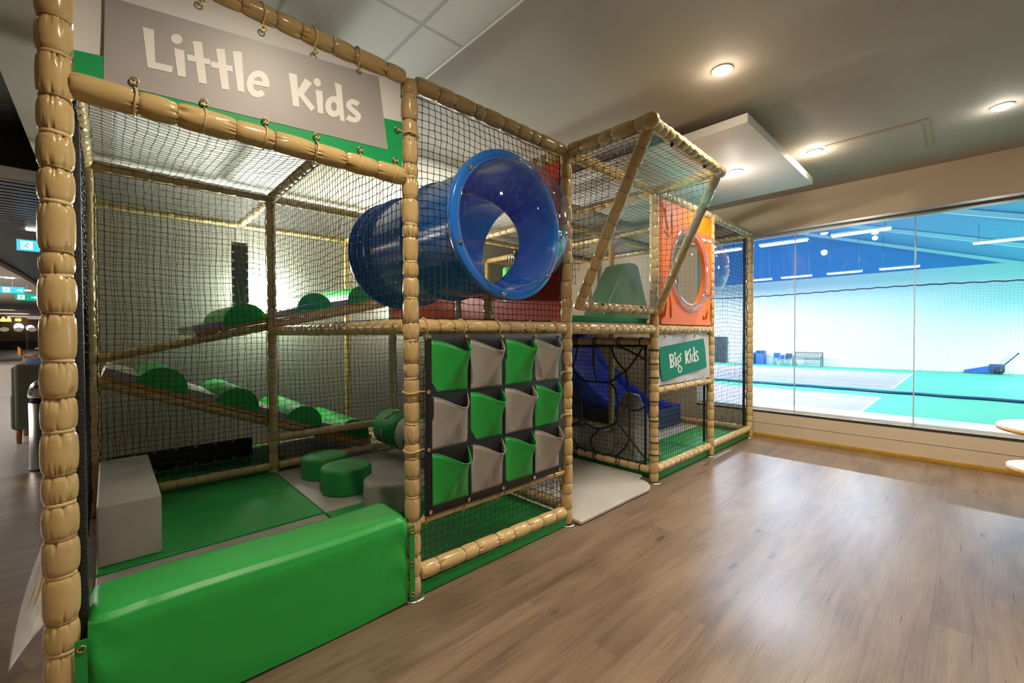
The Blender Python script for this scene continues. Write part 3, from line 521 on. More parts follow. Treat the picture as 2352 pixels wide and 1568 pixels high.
# nets, one mesh per bay
N = [0]
def net(parts, name='safety_net'):
    N[0] += 1; return net_obj(name, parts, M['net'], frame)
def na(O, eu, ev, **k):
    N[0] += 1; return net_arrays(O, eu, ev, N[0], **k)
def lacing(parts, a, b, loops=True):
    """cord that binds a net edge to its tube, with loose ends"""
    N[0] += 1; P = wobble(a, b, N[0], .007, .035); A = np.array([p[:] for p in P[:-1]]); B = np.array([p[:] for p in P[1:]])
    parts.append((A, B, .0024, 1)); return parts
def bay(O, eu, ev, **k):
    O = Vector(O); eu = Vector(eu); ev = Vector(ev); p = [na(O, eu, ev, **k)]
    for a, b in ((O, O+eu), (O+ev, O+eu+ev), (O, O+ev), (O+eu, O+eu+ev)): lacing(p, a, b)
    return net(p)
g = .045
bay((g, .02, ZM+g), (L-2*g, 0, 0), (0, 0, ZT-ZM-2*g), pitch=.037, mask=lambda a, b: (g+a*(L-2*g)-.605)**2+(ZM+g+b*(ZT-ZM-2*g)-1.937)**2 > .374**2)
bay((g, .02, ZB+g), (L-2*g, 0, 0), (0, 0, ZM-ZB-2*g), pitch=.037)
bay((0, g, ZM+g), (0, 2*D-2*g, 0), (0, 0, ZT-ZM-2*g))
bay((-L+g, 2*D, ZB+g), (L-2*g, 0, 0), (0, 0, ZT-ZB-2*g), sag=-.02)
bay((g, 2*D, .42), (L-2*g, 0, 0), (0, 0, ZM-.46), sag=-.02); bay((g, 2*D, ZB+.02), (L-2*g, 0, 0), (0, 0, .2))
bay((-L+g, 3*D, .06), (L-2*g, 0, 0), (0, 0, ZT-.11), knot=1); bay((g, 3*D, .06), (L-2*g, 0, 0), (0, 0, ZT-.11), knot=1)
bay((-L, g, ZB), (0, 2*D-2*g, 0), (0, 0, ZT-ZB-g), pitch=.05); bay((-L, 2*D+g, ZB), (0, D-2*g, 0), (0, 0, ZT-ZB-g), knot=1)
bay((-L+g, g, ZT), (L-2*g, 0, 0), (0, 2*D-2*g, 0), sag=-.05); bay((-L+g, 2*D+g, ZT), (2*L-2*g, 0, 0), (0, D-2*g, 0), sag=-.03, knot=1)
for i in (1, 2, 3):
    bay((i*L+g, g, ZT), (L-2*g, 0, 0), (0, D-2*g, 0), sag=-.03); bay((i*L+g, D+g, ZT), (L-2*g, 0, 0), (0, D-2*g, 0), sag=-.03, knot=1)
    bay((i*L+g, 3*D, .06), (L-2*g, 0, 0), (0, 0, ZT-.11), knot=1, pitch=.05)
bay((2*L+g, 2*D, ZB+g), (L-2*g, 0, 0), (0, 0, ZM-ZB-2*g), knot=1); bay((L+g, 2*D, ZB+g), (L-2*g, 0, 0), (0, 0, ZM-ZB-2*g), knot=1)
bay((L, g, ZB+g), (0, D-2*g, 0), (0, 0, ZM-ZB-2*g))
bay((2*L+g, .02, ZB+g), (L-2*g, 0, 0), (0, 0, .81-ZB-2*g+.02), pitch=.045)
bay((3*L+g, .02, ZB+g), (L-2*g, 0, 0), (0, 0, ZT-ZB-2*g), pitch=.045)
bay((4*L, g, ZB+g), (0, D-2*g, 0), (0, 0, ZT-ZB-2*g), pitch=.07, r=.001, knot=1); bay((4*L, D+g, ZB+g), (0, D-2*g, 0), (0, 0, ZT-ZB-2*g), pitch=.07, r=.001, knot=1)
bay((2*L, g, ZB+g), (0, D-2*g, 0), (0, 0, 1.225-ZB-2*g), sag=.03, pitch=.042)
# lookout nets: roof and the two wedge shaped sides
p = [na((L+.06, OV+.04, ZT-.03), (L-.16, 0, 0), (0, -OV-.06, .0), sag=-.02)]; net(p)
def side(x, sgn):
    m = lambda a, b: (a <= -.02+b*.95)
    p = [na((x, -.018, 1.52), (0, OV+.05, 0), (0, 0, ZT-1.52-.04), mask=m, sag=.02*sgn)]
    lacing(p, Vector((x, -.03, 1.5)), Vector((x, -.03, ZT-.04))); lacing(p, Vector((x, -.03, ZT-.045)), Vector((x, OV+.05, ZT-.045))); net(p)
side(L+.02, 1); side(2*L-.02, -1)
# black rope web in front of the entrance net
mb = MB()
for k, pl in enumerate(WEB):
    pts = [Vector((2*L-.012, y, z)) for y, z in pl]
    dens = []
    for a, b in zip(pts[:-1], pts[1:]):
        for t in range(4): dens.append(a.lerp(b, t/4))
    dens.append(pts[-1])
    for _ in range(2): dens = [dens[0]]+[(dens[q-1]+dens[q]*2+dens[q+1])/4 for q in range(1, len(dens)-1)]+[dens[-1]]
    mb.tube(dens, .0100 if k < 13 else .012, 7)
for y in (.12, .33, .36, .6, .63, .83, .86):                        # the cords that lash the web to its tubes
    for zc, rr in ((ZM-.108, .0355), (ZB, .041)): mb.ring((2*L, y, zc), (.1, 1, .15), rr, .006, 18, 6)
for zc in (1.17, 1.05, .93, .72, .55, .36, .25): mb.ring((2*L, 0, zc), (.05, .05, 1), .0415, .0055, 20, 6)
mb.build('rope_web', M['rope'], frame)
# dark foam strips that close the gap beside the net edges
for (x, y, z0, z1, sx, sy) in [(-1.165, .075, .12, 2.0, .012, .035), (3*L-.046, .045, .15, .78, .006, .014), (4*L-.046, .05, .15, ZT-.05, .005, .016)]:
    mb = MB(); mb.box((x-sx, y-sy, z0), (x+sx, y+sy, z1), bev=.006); mb.build('foam_strip', M['foam'], frame)
# bolts of the lookout screen
mb = MB()
scr_a, scr_b, scr_c, scr_d = Vector((TLc[0]+.03, OV+.005, ZT-.045)), Vector((TRc[0], OV+.02, ZT-.045)), Vector((BRc[0]+.0, -.06, 1.53)), Vector((BLc[0], -.06, 1.53))
mb.box((0, 0, 0), (0, 0, 0)) if False else None
nn = (scr_b-scr_a).cross(scr_d-scr_a).normalized()*.003
vs = [scr_a, scr_b, scr_c, scr_d]; mb.add([p_+nn for p_ in vs]+[p_-nn for p_ in vs], [(0, 1, 2, 3), (7, 6, 5, 4), (0, 4, 5, 1), (1, 5, 6, 2), (2, 6, 7, 3), (3, 7, 4, 0)], 0, False)
mb.build('lookout_screen', M['sheet'], frame)
for a, b, ts in ((scr_a, scr_b, (.25, .72)), (scr_d, scr_c, (.22, .72)), (scr_b, scr_c, (.22, .58, .86))):
    for t in ts:
        c = a.lerp(b, t); mb = MB(); mb.sphere(c, .013, n=12); mb.build('screen_bolt', M['black'], frame)
# ------------------------------------------------------------------ banners
def sheet_xz(x0, x1, z0, z1, y, fn=None, nu=40, nv=16):
    mb = MB(); mb.grid(lambda a, b: (x0+(x1-x0)*a, y+(fn(a, b) if fn else 0), z0+(z1-z0)*b), nu, nv); return mb
def flat(mb, poly, y, mi=0, fn=None):
    mb.add([(x, y, z) for x, z in poly], [list(range(len(poly)))], mi, False)
def letters(data, y, x0):
    """each letter stroke is a thin raised shape on the banner"""
    mb = MB()
    for k, (kind, q) in enumerate(data):
        yy = y-.0004-.00012*(k % 5)
        if kind == 'f':
            flat(mb, q, yy)
        else:
            n = len(q)//2; Lf = q[:n]; Rt = q[n:][::-1]
            for i in range(n-1): mb.add([(Lf[i][0], yy, Lf[i][1]), (Lf[i+1][0], yy, Lf[i+1][1]), (Rt[i+1][0], yy, Rt[i+1][1]), (Rt[i][0], yy, Rt[i][1])], [(0, 1, 2, 3)], 0, False)
    return mb
def eyelet_tie(par, x, z, dx, dz, r=.0105, y=-.028, beam=.042):
    mb = MB(); mb.ring((x, y-.003, z), (0, 1, 0), r, .0028, 18, 6); o = mb.build('eyelet', M['brass'], par)
    mb = MB(); s = 1
    if dz:   # strap round a level tube centred dz below or above
        c = z+dz; pts = [(x, y-.004, z)]
        for t in range(13):
            a = (PI/2 if dz < 0 else -PI/2)+(t/12*2-1)*PI*.9
            a = t/12*2*PI*.86+.5
            pts.append((x+.004*math.sin(t), -(beam+.003)*math.sin(a), c+(beam+.003)*math.cos(a)*(1 if dz < 0 else -1)))
        mb.tube(pts, .0038, 6)
    else:
        c = x+dx; pts = [(x, y-.004, z)]
        for t in range(13):
            a = t/12*2*PI*.8+.4
            pts.append((c-(beam+.003)*math.cos(a)*(1 if dx > 0 else -1), -(beam+.003)*math.sin(a), z+.004*math.sin(t)))
        mb.tube(pts, .0038, 6)
    mb.build('tie_strap', M['strap'], o)

ban = thing('sign_banner', (-.6, -.02, 2.10), 'grey, green and white banner reading Little Kids, laced between the two top tubes', 'banner')
BYY = -.016
rip = lambda a, b: .004*math.sin(a*17+b*3)*(1-b)+.003*math.sin(a*9-b*5)
sheet_xz(-1.16, -.055, 2.095, 2.535, BYY+.006, rip).build('banner_cloth', M['white_sheet'], ban)
mb = MB()
def strip(mb, poly_b, poly_t, y, n=40):
    vs = []
    for i in range(n+1):
        a = i/n
        vs += [(poly_b[0][0]+(poly_b[1][0]-poly_b[0][0])*a, y, poly_b[0][1]+(poly_b[1][1]-poly_b[0][1])*a), (poly_t[0][0]+(poly_t[1][0]-poly_t[0][0])*a, y, poly_t[0][1]+(poly_t[1][1]-poly_t[0][1])*a)]
    mb.add(vs, [(2*i, 2*i+2, 2*i+3, 2*i+1) for i in range(n)], 0)
strip(mb, [(-1.16, 2.095), (-.055, 2.095)], [(-1.16, 2.185), (-.055, 2.335)], BYY-.006); mb.build('green_print', M['print_green'], ban)
mb = MB(); strip(mb, [(-1.095, 2.115), (-.129, 2.181)], [(-1.088, 2.385), (-.172, 2.503)], BYY-.0075); mb.build('grey_print', M['print_grey'], ban)
for a, b in ((0, 2), (2, 4), (4, 6), (6, 8), (8, 9), (9, 11), (11, 14), (14, 16), (16, 18), (18, 19)): letters(LITTLE[a:b], BYY-.0082, 0).build('letter', M['letter'], ban)
for x in (-1.021, -.835, -.642, -.453, -.265, -.095): eyelet_tie(ban, x, 2.142, 0, -.055)
for x in (-.839, -.644, -.454, -.267): eyelet_tie(ban, x, 2.492, 0, .065)
eyelet_tie(ban, -.084, 2.29, .084, 0); eyelet_tie(ban, -1.12, 2.42, -.08, 0)

ban2 = thing('sign_banner', (3.0, -.02, .86), 'small white and green banner reading Big Kids, laced below the orange window', 'banner')
rip2 = lambda a, b: .006*math.sin(a*11+b*4)
sheet_xz(2.455, 3.545, .855, 1.305, -.012, rip2).build('banner_cloth', M['shaded_sheet'], ban2)
mb = MB(); flat(mb, BIGRECT[0][1], -.0215); mb.build('green_print', M['print_teal'], ban2)
for a, b in ((0, 3), (3, 5), (5, 9), (9, 12), (12, 14), (14, 16), (16, 17)): letters(BIG[a:b], -.0222, 0).build('letter', M['letter'], ban2)
for x in (2.55, 2.76, 2.96, 3.17, 3.38): eyelet_tie(ban2, x, .868, 0, -.055, .007, -.022, .034); eyelet_tie(ban2, x, 1.292, 0, .05, .007, -.022, .041)

# ------------------------------------------------------------------ pocket panel
pk = thing('pocket_panel', (.57, -.05, .41), 'black hanging panel with twelve green and grey open pockets, tied below blue bubble window', 'wall panel')
PY = -.050
mb = MB(); mb.grid(lambda a, b: (.045+1.045*a, PY+.004*math.sin(a*9+b*7)-.004*b*(1-b), .408+(1.322-.408)*b), 24, 20); mb.build('backing_sheet', M['black'], pk, solid=.003)
cols = [(.082, .305), (.326, .552), (.576, .802), (.826, 1.05)]; rows = [(1.020, 1.285), (.735, 1.000), (.450, .715)]
def pocket(x0, x1, z0, z1, m, sd):
    rnd = random.Random(sd); k = rnd.uniform(1.5, 2.5); bl = rnd.uniform(.07, .095); tw = rnd.uniform(-.3, .3); top = z1-.035
    def fn(a, b):
        s = math.sin(PI*a**k)  # bulge peak nearer one side
        o = bl*s*(b**(.9+.5*tw*tw))*(1-.1*math.sin(PI*b)); cr = -.016*math.exp(-((a-.45-tw*.4-.25*b)/.11)**2)*math.sin(PI*b)+.012*math.exp(-((a-.62+tw*.3+.3*b)/.09)**2)*math.sin(PI*b)*(1-b)
        z = z0+(top-z0)*b-.026*s*b**4+.035*b**6*(1-s)
        return (x0+(x1-x0)*a+.006*s*b, PY-.004-o+cr, z)
    mb = MB(); mb.grid(fn, 22, 16); o = mb.build('pocket', m, pk, solid=.0025)
    mb = MB(); mb.tube([fn(i/22, 1) for i in range(23)], .0028, 6); mb.build('pocket_hem', m, o)
for r_ in range(3):
    for c_ in range(4): pocket(*cols[c_], *rows[r_], M['green'] if (r_+c_) % 2 == 0 else M['grey'], r_*4+c_)
for x in (.07, .30, .557, .836, 1.06): eyelet_tie(pk, x, 1.305, 0, .05, .008, PY-.003, .042)
for x in (.07, .31, .56, .82, 1.06): eyelet_tie(pk, x, .425, 0, -.053, .008, PY-.003, .019)
for z in (.99, .70): eyelet_tie(pk, .062, z+.04, -.06, 0, .008, PY-.003, .042); eyelet_tie(pk, 1.075, z+.07, .11, 0, .008, PY-.003, .042)

# ------------------------------------------------------------------ soft play pieces
def soft(name, a, b, m, label, cat, bev=.018, group=None, top=None):
    mb = MB(); mb.box(a, b, 0, bev, 4); o = mb.build(name, m, origin=((a[0]+b[0])/2, (a[1]+b[1])/2, a[2])); return tag(o, label, cat, group)
# the front barrier with gathered ends and eyelet flaps
bar = thing('foam_barrier', (-.6, .12, 0), 'long bright green foam block across the front opening under the Little Kids sign', 'foam block')
def barrier(a, b):
    prof = [(-.035, .012), (-.038, .06), (-.040, .2), (-.038, .38), (-.030, .412), (-.012, .430), (.02, .436), (.20, .437), (.225, .430), (.235, .41), (.236, .2), (.236, .012)]
    t = b*(len(prof)-1); i = min(len(prof)-2, int(t)); f = t-i
    y = prof[i][0]+(prof[i+1][0]-prof[i][0])*f; z = prof[i][1]+(prof[i+1][1]-prof[i][1])*f
    en = min(a, 1-a)*1.11; pu = math.exp(-en/.03); fold = .007*math.exp(-en/.10)*math.sin(z*34+3*math.sin(a*25))*min(1, z*4)
    return (-1.155+1.11*a, y+(.5*.27-.035-y)*.10*pu*math.exp(-en/.01)+(fold if y < .0 else 0), z-.03*math.exp(-en/.008)*(z > .42)+.004*math.sin(a*7))
mb = MB(); mb.grid(barrier, 90, 66)
for a in (0, 1): mb.add([barrier(a, j/66) for j in range(67)], [list(range(67)) if a else list(range(67))[::-1]], 0)
smooth_angle(mb.build('cover', M['green'], bar), 50)
for sx, x0 in ((-1, -1.155), (1, -.045)):
    mb = MB(); mb.box((min(x0, x0+sx*.028), -.046, .02), (max(x0, x0+sx*.028), -.042, .385)); fl = mb.build('eyelet_flap', M['green2'], bar)
    for z in (.36, .20, .05):
        mb = MB(); mb.ring((x0+sx*.013, -.049, z), (0, 1, 0), .009, .0028, 16, 6); mb.build('eyelet', M['brass'], fl)
# floor mats (two by two check)
soft('floor_mat', (-1.16, .26, .004), (-.005, 1.2, .062), M['grey'], 'grey foam floor mat behind the bright green front block', 'mat', .006)
soft('floor_mat', (-1.16, 1.21, .004), (-.005, 2.44, .072), M['green2'], 'green foam floor mat to the side of the grey box step', 'mat', .008)
soft('floor_mat', (.005, 1.21, .004), (1.19, 2.44, .065), M['grey'], 'grey foam floor mat under the green round stools', 'mat', .006)
soft('floor_mat', (.005, -.02, .004), (1.19, 1.2, .066), M['green2'], 'green foam floor mat under the pocket panel behind front tube', 'mat', .006)
soft('floor_mat', (-1.16, 2.53, .004), (.2, 3.68, .06), M['green2'], 'dark green floor mat under the lower ramp behind low black strip', 'mat', .006)
soft('floor_mat', (.21, 2.53, .004), (1.19, 3.68, .06), M['grey'], 'grey floor mat added to cover bright floor under low end of lower ramp', 'mat', .006)  # mat added to dull a bright patch of floor under the ramp
soft('floor_mat', (2.50, .01, .004), (3.595, 1.22, .06), M['green'], 'green foam floor mat under the Big Kids banner bay', 'mat', .006)
soft('floor_mat', (3.605, .01, .004), (4.79, .62, .06), M['green'], 'green foam floor mat in the last bay beside the window', 'mat', .006)
soft('floor_mat', (3.605, .63, .004), (4.79, 1.22, .06), M['matgrey'], 'pale grey floor mat before the foot of the blue slide', 'mat', .006)
soft('floor_mat', (3.605, 1.23, .004), (4.79, 2.44, .06), M['green'], 'green floor mat underneath the blue slide', 'mat', .006)
soft('floor_mat', (2.47, 1.23, .004), (3.595, 2.44, .06), M['matgrey'], 'pale grey floor mat behind the rope web', 'mat', .006)
# entrance mat with rounded corner
pts = [(1.245, -.085), (1.9, -.085)]
for t in range(9):
    a = -PI/2+t/8*PI/2; pts.append((2.12+.20*math.cos(a), .10+.19*math.sin(a)))
pts += [(2.43, .13), (2.43, 1.19), (1.245, 1.19)]
mb = MB(); mb.prism(pts, 2, .004, .034); em = mb.build('entrance_mat', M['matgrey'], origin=(1.7, .5, .004)); md = em.modifiers.new('bevel', 'BEVEL'); md.width = .010; md.segments = 3; md.limit_method = 'ANGLE'
tag(em, 'pale grey vinyl mat on the floor in the open entrance bay', 'mat')
# grey box step
bx = soft('foam_step', (-1.155, 1.27, .072), (-.885, 2.42, .408), M['grey'], 'tall grey foam box step standing on the mat at the near post', 'foam block', .012)
# round stools
def stool(x, y, r, h, m, label, z=.065):
    prof = [(.001, 0), (r-.012, 0), (r-.003, .006), (r, .02), (r+.002, h*.5), (r, h-.025), (r-.006, h-.008), (r-.02, h), (r*.5, h+.004), (.001, h+.005)]
    mb = MB(); mb.lathe(prof, (x, y, z), 48); o = mb.build('round_stool', m, origin=(x, y, z)); tag(o, label, 'stool', 'round foam stools on the floor mats'); return o
stool(.30, 2.05, .19, .185, M['green2'], 'green round foam stool standing farther back beside the bottom tube')
stool(.30, 1.56, .195, .20, M['green2'], 'green round foam stool in the middle of the row of stools')
stool(.43, 1.02, .21, .20, M['grey'], 'grey round foam stool half hidden by the front post')
# number rollers
def roller(y0, y1, m, digit_m, label, digits):
    t = thing('number_roller', (1.08, y0, .345), label, 'roller', 'padded number rollers on the axle')
    r = .185; n = 48
    mb = MB(); mb.lathe([(.001, y0), (r-.02, y0), (r, y0+.02), (r, y1-.02), (r-.02, y1), (.001, y1)], (1.08, 0, .345), n, 0, 1); mb.build('drum', m, t)
    mb = MB(); mb.tube([(1.08, y0-.05, .345), (1.08, y1+.05, .345)], .018, 12); mb.build('axle', M['black'], t)
    for (ang, poly) in digits:
        mb = MB()
        for st in poly:
            for a, b in zip(st[:-1], st[1:]):
                mb2 = []
                for k in range(5):
                    f = k/4; u_ = a[0]+(b[0]-a[0])*f; v_ = a[1]+(b[1]-a[1])*f; th = ang+v_/r
                    mb2.append((1.08+(r+.002)*math.cos(th), (y0+y1)/2+u_, .345+(r+.002)*math.sin(th)))
                mb.tube(mb2, .014, 6)
        mb.build('number', digit_m, t)
one = [[(.03, -.05), (.0, -.08), (.0, .08)], [(.03, -.05), (.06, -.03)]]
three = [[(.05, -.07), (-.04, -.07), (.0, 0), (-.05, .04), (0, .08), (.05, .06)]]
six = [[(-.03, -.09), (.04, -.03), (.05, .05), (0, .09), (-.05, .05), (-.04, 0), (.03, .0)]]
roller(1.93, 2.36, M['green2'], M['grey'], 'green padded roller with grey numbers beside the front post', [(PI*1.10, one), (PI*.62, three)])
roller(1.42, 1.90, M['grey'], M['green2'], 'grey padded roller with a green number behind the front post', [(PI*1.08, six), (PI*.6, one)])

# ------------------------------------------------------------------ foam ramps with green half-round humps
def ramp(p0, p1, y0, y1, nb, offs, label):
    """slab from p0 to p1 in the x-z plane with half-round humps across it"""
    d = Vector((p1[0]-p0[0], 0, p1[1]-p0[1])); Ln = d.length; d.normalize(); up = Vector((-d.z, 0, d.x)) if d.x > 0 else Vector((d.z, 0, -d.x))
    t = thing('foam_ramp', (p0[0], (y0+y1)/2, p0[1]), label, 'ramp')
    P = Vector((p0[0], 0, p0[1]))
    q = [P, P+d*Ln, P+d*Ln+up*.075, P+up*.075]
    mb = MB(); mb.prism([(v.x, v.z) for v in q], 1, y0, y1); o = mb.build('slab', M['grey'], t)
    for s in offs:
        r = .172; c = P+d*(s*Ln)+up*.025; pl = [c+d*(r*math.cos(a))+up*(r*.98*math.sin(a)) for a in [PI*k/20 for k in range(21)]]
        mb = MB(); mb.prism([(v.x, v.z) for v in pl], 1, y0-.004, y1+.004, 0, True); smooth_angle(mb.build('hump', M['green'], t), 40)
    mb = MB(); mb.tube([(P+up*.0)+Vector((0, y0-.012, 0)), (P+d*Ln)+Vector((0, y0-.012, 0))], .011, 8); mb.build('piping', M['yellow'], t)
ry0, ry1 = 2.56, 3.665
ramp((-1.14, 1.005), (.96, .155), ry0, ry1, 4, (.163, .41, .675, .91), 'lower grey foam ramp with green humps, climbing towards the near end')
ramp((-.56, 1.325), (1.15, 1.705), ry0, ry1, 4, (.22, .57, .86), 'upper grey foam ramp with green humps, climbing towards the blue tube')

# ------------------------------------------------------------------ blue crawl tube with its bubble window
def annulus(mb, c, r0, r1, y, mi=0, n=64, ax=1):
    vs = []
    for r in (r0, r1):
        for k in range(n):
            a = 2*PI*k/n; p = [r*math.cos(a), r*math.sin(a)]; p.insert(ax, 0); vs.append((c[0]+p[0], c[1]+p[1], c[2]+p[2]))
    mb.add(vs, [(k, (k+1) % n, n+(k+1) % n, n+k) for k in range(n)], mi)
TC = (.605, 0, 1.937); TR = .375
ct = thing('crawl_tube', (TC[0], 0, 1.5), 'big blue plastic crawl tube with clear bubble window beside Little Kids sign', 'play tube')
def seg_skip(x, y, z): return False
# barrel along y, open towards the red wall on its far side
mb = MB(); n = 144; ny = 150; hy, hz, hr = .585, 1.94, .358
def barrel(rad, flip):
    vs = []; fs = []
    for j in range(ny+1):
        y = -.02+1.22*j/ny
        rr = rad+(.03*math.exp(-((y-1.10)/.02)**2)+.03*math.exp(-((y-.98)/.018)**2)+.02*math.exp(-((y-.5)/.02)**2) if not flip else 0)
        for k in range(n):
            a = 2*PI*k/n; vs.append((TC[0]+rr*math.cos(a), y, TC[2]+rr*math.sin(a)))
    for j in range(ny):
        for k in range(n):
            q = (j*n+k, j*n+(k+1) % n, (j+1)*n+(k+1) % n, (j+1)*n+k)
            cx = sum(vs[i][0] for i in q)/4; cy = sum(vs[i][1] for i in q)/4; cz = sum(vs[i][2] for i in q)/4
            if cx > TC[0] and (cy-hy)**2+(cz-hz)**2 < (hr+.002)**2: continue
            fs.append(q)
    mb.add(vs, fs)
barrel(TR, False)
# the back end: bulged cap
mb.lathe([(TR, 1.20), (TR+.04, 1.205), (TR+.04, 1.225), (TR-.02, 1.24), (TR*.75, 1.30), (TR*.4, 1.335), (.001, 1.345)], TC, n, 0, 1, True, False)
# branch to the red wall
vs = []; nb = 14; rings = []
for j in range(nb+1):
    for k in range(n):
        a = 2*PI*k/n; y = hy+hr*math.cos(a); z = hz+hr*math.sin(a)
        dz = min(.999, abs(z-TC[2])/TR); xs = TC[0]+TR*math.sqrt(max(0, 1-dz*dz))-.012; x = xs+(L+.03-xs)*j/nb; vs.append((x, y, z))
mb.add(vs, [(j*n+k, j*n+(k+1) % n, (j+1)*n+(k+1) % n, (j+1)*n+k) for j in range(nb) for k in range(n)])
mb.build('tube_shell', M['blue'], ct)
mb = MB(); mb.lathe([(TR-.005, -.02), (TR-.005, -.085), (TR, -.092), (.418, -.092), (.425, -.085), (.425, -.055), (.418, -.048), (TR+.0, -.048), (TR, -.02)], TC, 80, 0, 1, True, False); fl = mb.build('flange', M['blue'], ct)
for k in range(6):
    a = R(20+60*k); c = (TC[0]+.400*math.cos(a), -.094, TC[2]+.400*math.sin(a))
    mb = MB(); mb.lathe([(.015, 0), (.015, -.003), (.011, -.004), (.010, -.010), (.006, -.014), (.001, -.015)], c, 16, 0, 1); mb.build('bolt', M['chrome'], fl)
mb = MB(); mb.lathe([(.395, -.090), (.38, -.093), (.372, -.10), (.362, -.15), (.338, -.215), (.295, -.285), (.225, -.345), (.14, -.382), (.06, -.395), (.001, -.397)], TC, 72, 0, 1, True, False); mb.build('bubble_window', M['dome'], ct)
for (y, a) in [(.3, 200), (.3, 160), (.62, 205), (.62, 175), (.78, 225), (.9, 190), (.9, 150), (.9, 215), (1.03, 230), (1.03, 185), (.5, 235), (.75, 135)]:
    aa = R(a); mb = MB(); mb.sphere((TC[0]+TR*math.cos(aa), y, TC[2]+TR*math.sin(aa)), .011, n=10, sc=(1, 1, 1)); mb.build('bolt', M['steel'], ct)

def holed_plate(mb, ax, t0, t1, lo, hi, c, r, n=64):
    """square plate across axis ax with a round hole (coordinates are the other two axes)"""
    def P(p, t):
        q = list(p); q.insert(ax, t); return tuple(q)
    ci = [(c[0]+r*math.cos(2*PI*k/n), c[1]+r*math.sin(2*PI*k/n)) for k in range(n)]; ou = []
    for k in range(n):
        a = 2*PI*(k+0)/n; dx, dy = math.cos(a), math.sin(a); ts = []
        for d_, l_, h_, o_ in ((dx, lo[0], hi[0], c[0]), (dy, lo[1], hi[1], c[1])):
            if abs(d_) > 1e-6: ts.append(((h_ if d_ > 0 else l_)-o_)/d_)
        t = min(ts); ou.append((c[0]+dx*t, c[1]+dy*t))
    # pull the nearest sample onto each corner
    for cx in (lo[0], hi[0]):
        for cy in (lo[1], hi[1]):
            i = min(range(n), key=lambda q: (ou[q][0]-cx)**2+(ou[q][1]-cy)**2); ou[i] = (cx, cy)
    vs = [P(p, t0) for p in ci]+[P(p, t0) for p in ou]+[P(p, t1) for p in ci]+[P(p, t1) for p in ou]; fs = []
    for k in range(n):
        k2 = (k+1) % n; fs += [(k, k2, n+k2, n+k), (2*n+k, 3*n+k, 3*n+k2, 2*n+k2), (k, 2*n+k, 2*n+k2, k2), (n+k, n+k2, 3*n+k2, 3*n+k)]
    mb.add(vs, fs, 0, False)
mb = MB(); holed_plate(mb, 0, L-.018, L+.018, (.05, ZM+.045), (D-.05, ZT-.05), (hy, hz), hr+.004)
o = mb.build('tube_wall_panel', M['red'], origin=(L, D/2, ZM+.045)); tag(o, 'red plastic wall panel with round opening beside the blue tube', 'wall panel', 'red wall panels at the tube')
mb = MB(); mb.box((L-.018, D+.05, ZM+.045), (L+.018, 2*D-.05, 1.64), bev=.008); o = mb.build('tube_wall_panel', M['red'], origin=(L, D*1.5, ZM+.045)); tag(o, 'low red plastic panel farther back under the blue tube', 'wall panel', 'red wall panels at the tube')

# ------------------------------------------------------------------ orange panel with its bubble
op = thing('bubble_panel', (3.05, 0, 1.40), 'bright orange plastic wall panel with a clear bubble window above Big Kids', 'wall panel')
OC = (3.06, 1.94); PR = .36
mb = MB(); holed_plate(mb, 1, -.022, .022, (2.49, 1.402), (3.565, 2.515), OC, PR); plate = mb.build('plate', M['orange'], op)
for (x0, z0, x1, z1, w) in [(2.53, 1.47, 2.60, 1.66, .012), (2.66, 1.46, 2.66, 1.68, .010), (2.53, 1.68, 2.64, 1.70, .010), (3.42, 1.47, 3.53, 1.66, .012), (3.38, 1.46, 3.36, 1.50, .01), (3.35, 1.72, 3.52, 1.72, .01),
                             (2.53, 2.44, 2.60, 2.25, .012), (2.68, 2.42, 2.68, 2.22, .010), (2.52, 2.24, 2.64, 2.20, .010), (3.41, 2.25, 3.52, 2.44, .012), (3.55, 1.45, 3.55, 2.48, .008), (2.505, 1.45, 2.505, 2.48, .008)]:
    mb = MB(); mb.tube([(x0, -.022, z0), (x1, -.022, z1)], w, 8); mb.build('moulded_rib', M['orange'], plate)
mb = MB(); mb.lathe([(PR-.02, -.024), (PR+.055, -.024), (PR+.058, -.030), (PR+.05, -.036), (PR-.02, -.036)], (OC[0], 0, OC[1]), 72, 0, 1, True, False); mb.build('flange', M['domepink'], op)
mb = MB(); mb.lathe([(PR, -.036), (PR-.012, -.06), (PR-.025, -.13), (PR-.065, -.21), (PR-.13, -.285), (PR-.2, -.33), (.07, -.36), (.001, -.364)], (OC[0], 0, OC[1]), 72, 0, 1, True, False); mb.build('bubble_window', M['dome'], op)
for a in (270, 200, 330, 90):
    a = R(a); mb = MB(); mb.sphere((OC[0]+.39*math.cos(a), -.04, OC[1]+.39*math.sin(a)), .011, n=12); mb.build('bolt', M['chrome'], op)

# lookout floor pads
soft('deck_pad', (1.25, .045, ZM+.052), (2.36, 1.1, ZM+.097), M['green2'], 'flat green pad on the lookout deck behind the slanted clear screen', 'mat', .006)
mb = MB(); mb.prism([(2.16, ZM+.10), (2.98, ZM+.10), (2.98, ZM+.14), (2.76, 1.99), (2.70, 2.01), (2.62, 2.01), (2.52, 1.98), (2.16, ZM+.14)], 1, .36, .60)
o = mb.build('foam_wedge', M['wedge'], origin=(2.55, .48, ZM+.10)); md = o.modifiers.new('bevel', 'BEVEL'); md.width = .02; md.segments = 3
tag(o, 'tall green foam wedge seen behind the slanted clear screen', 'foam block')

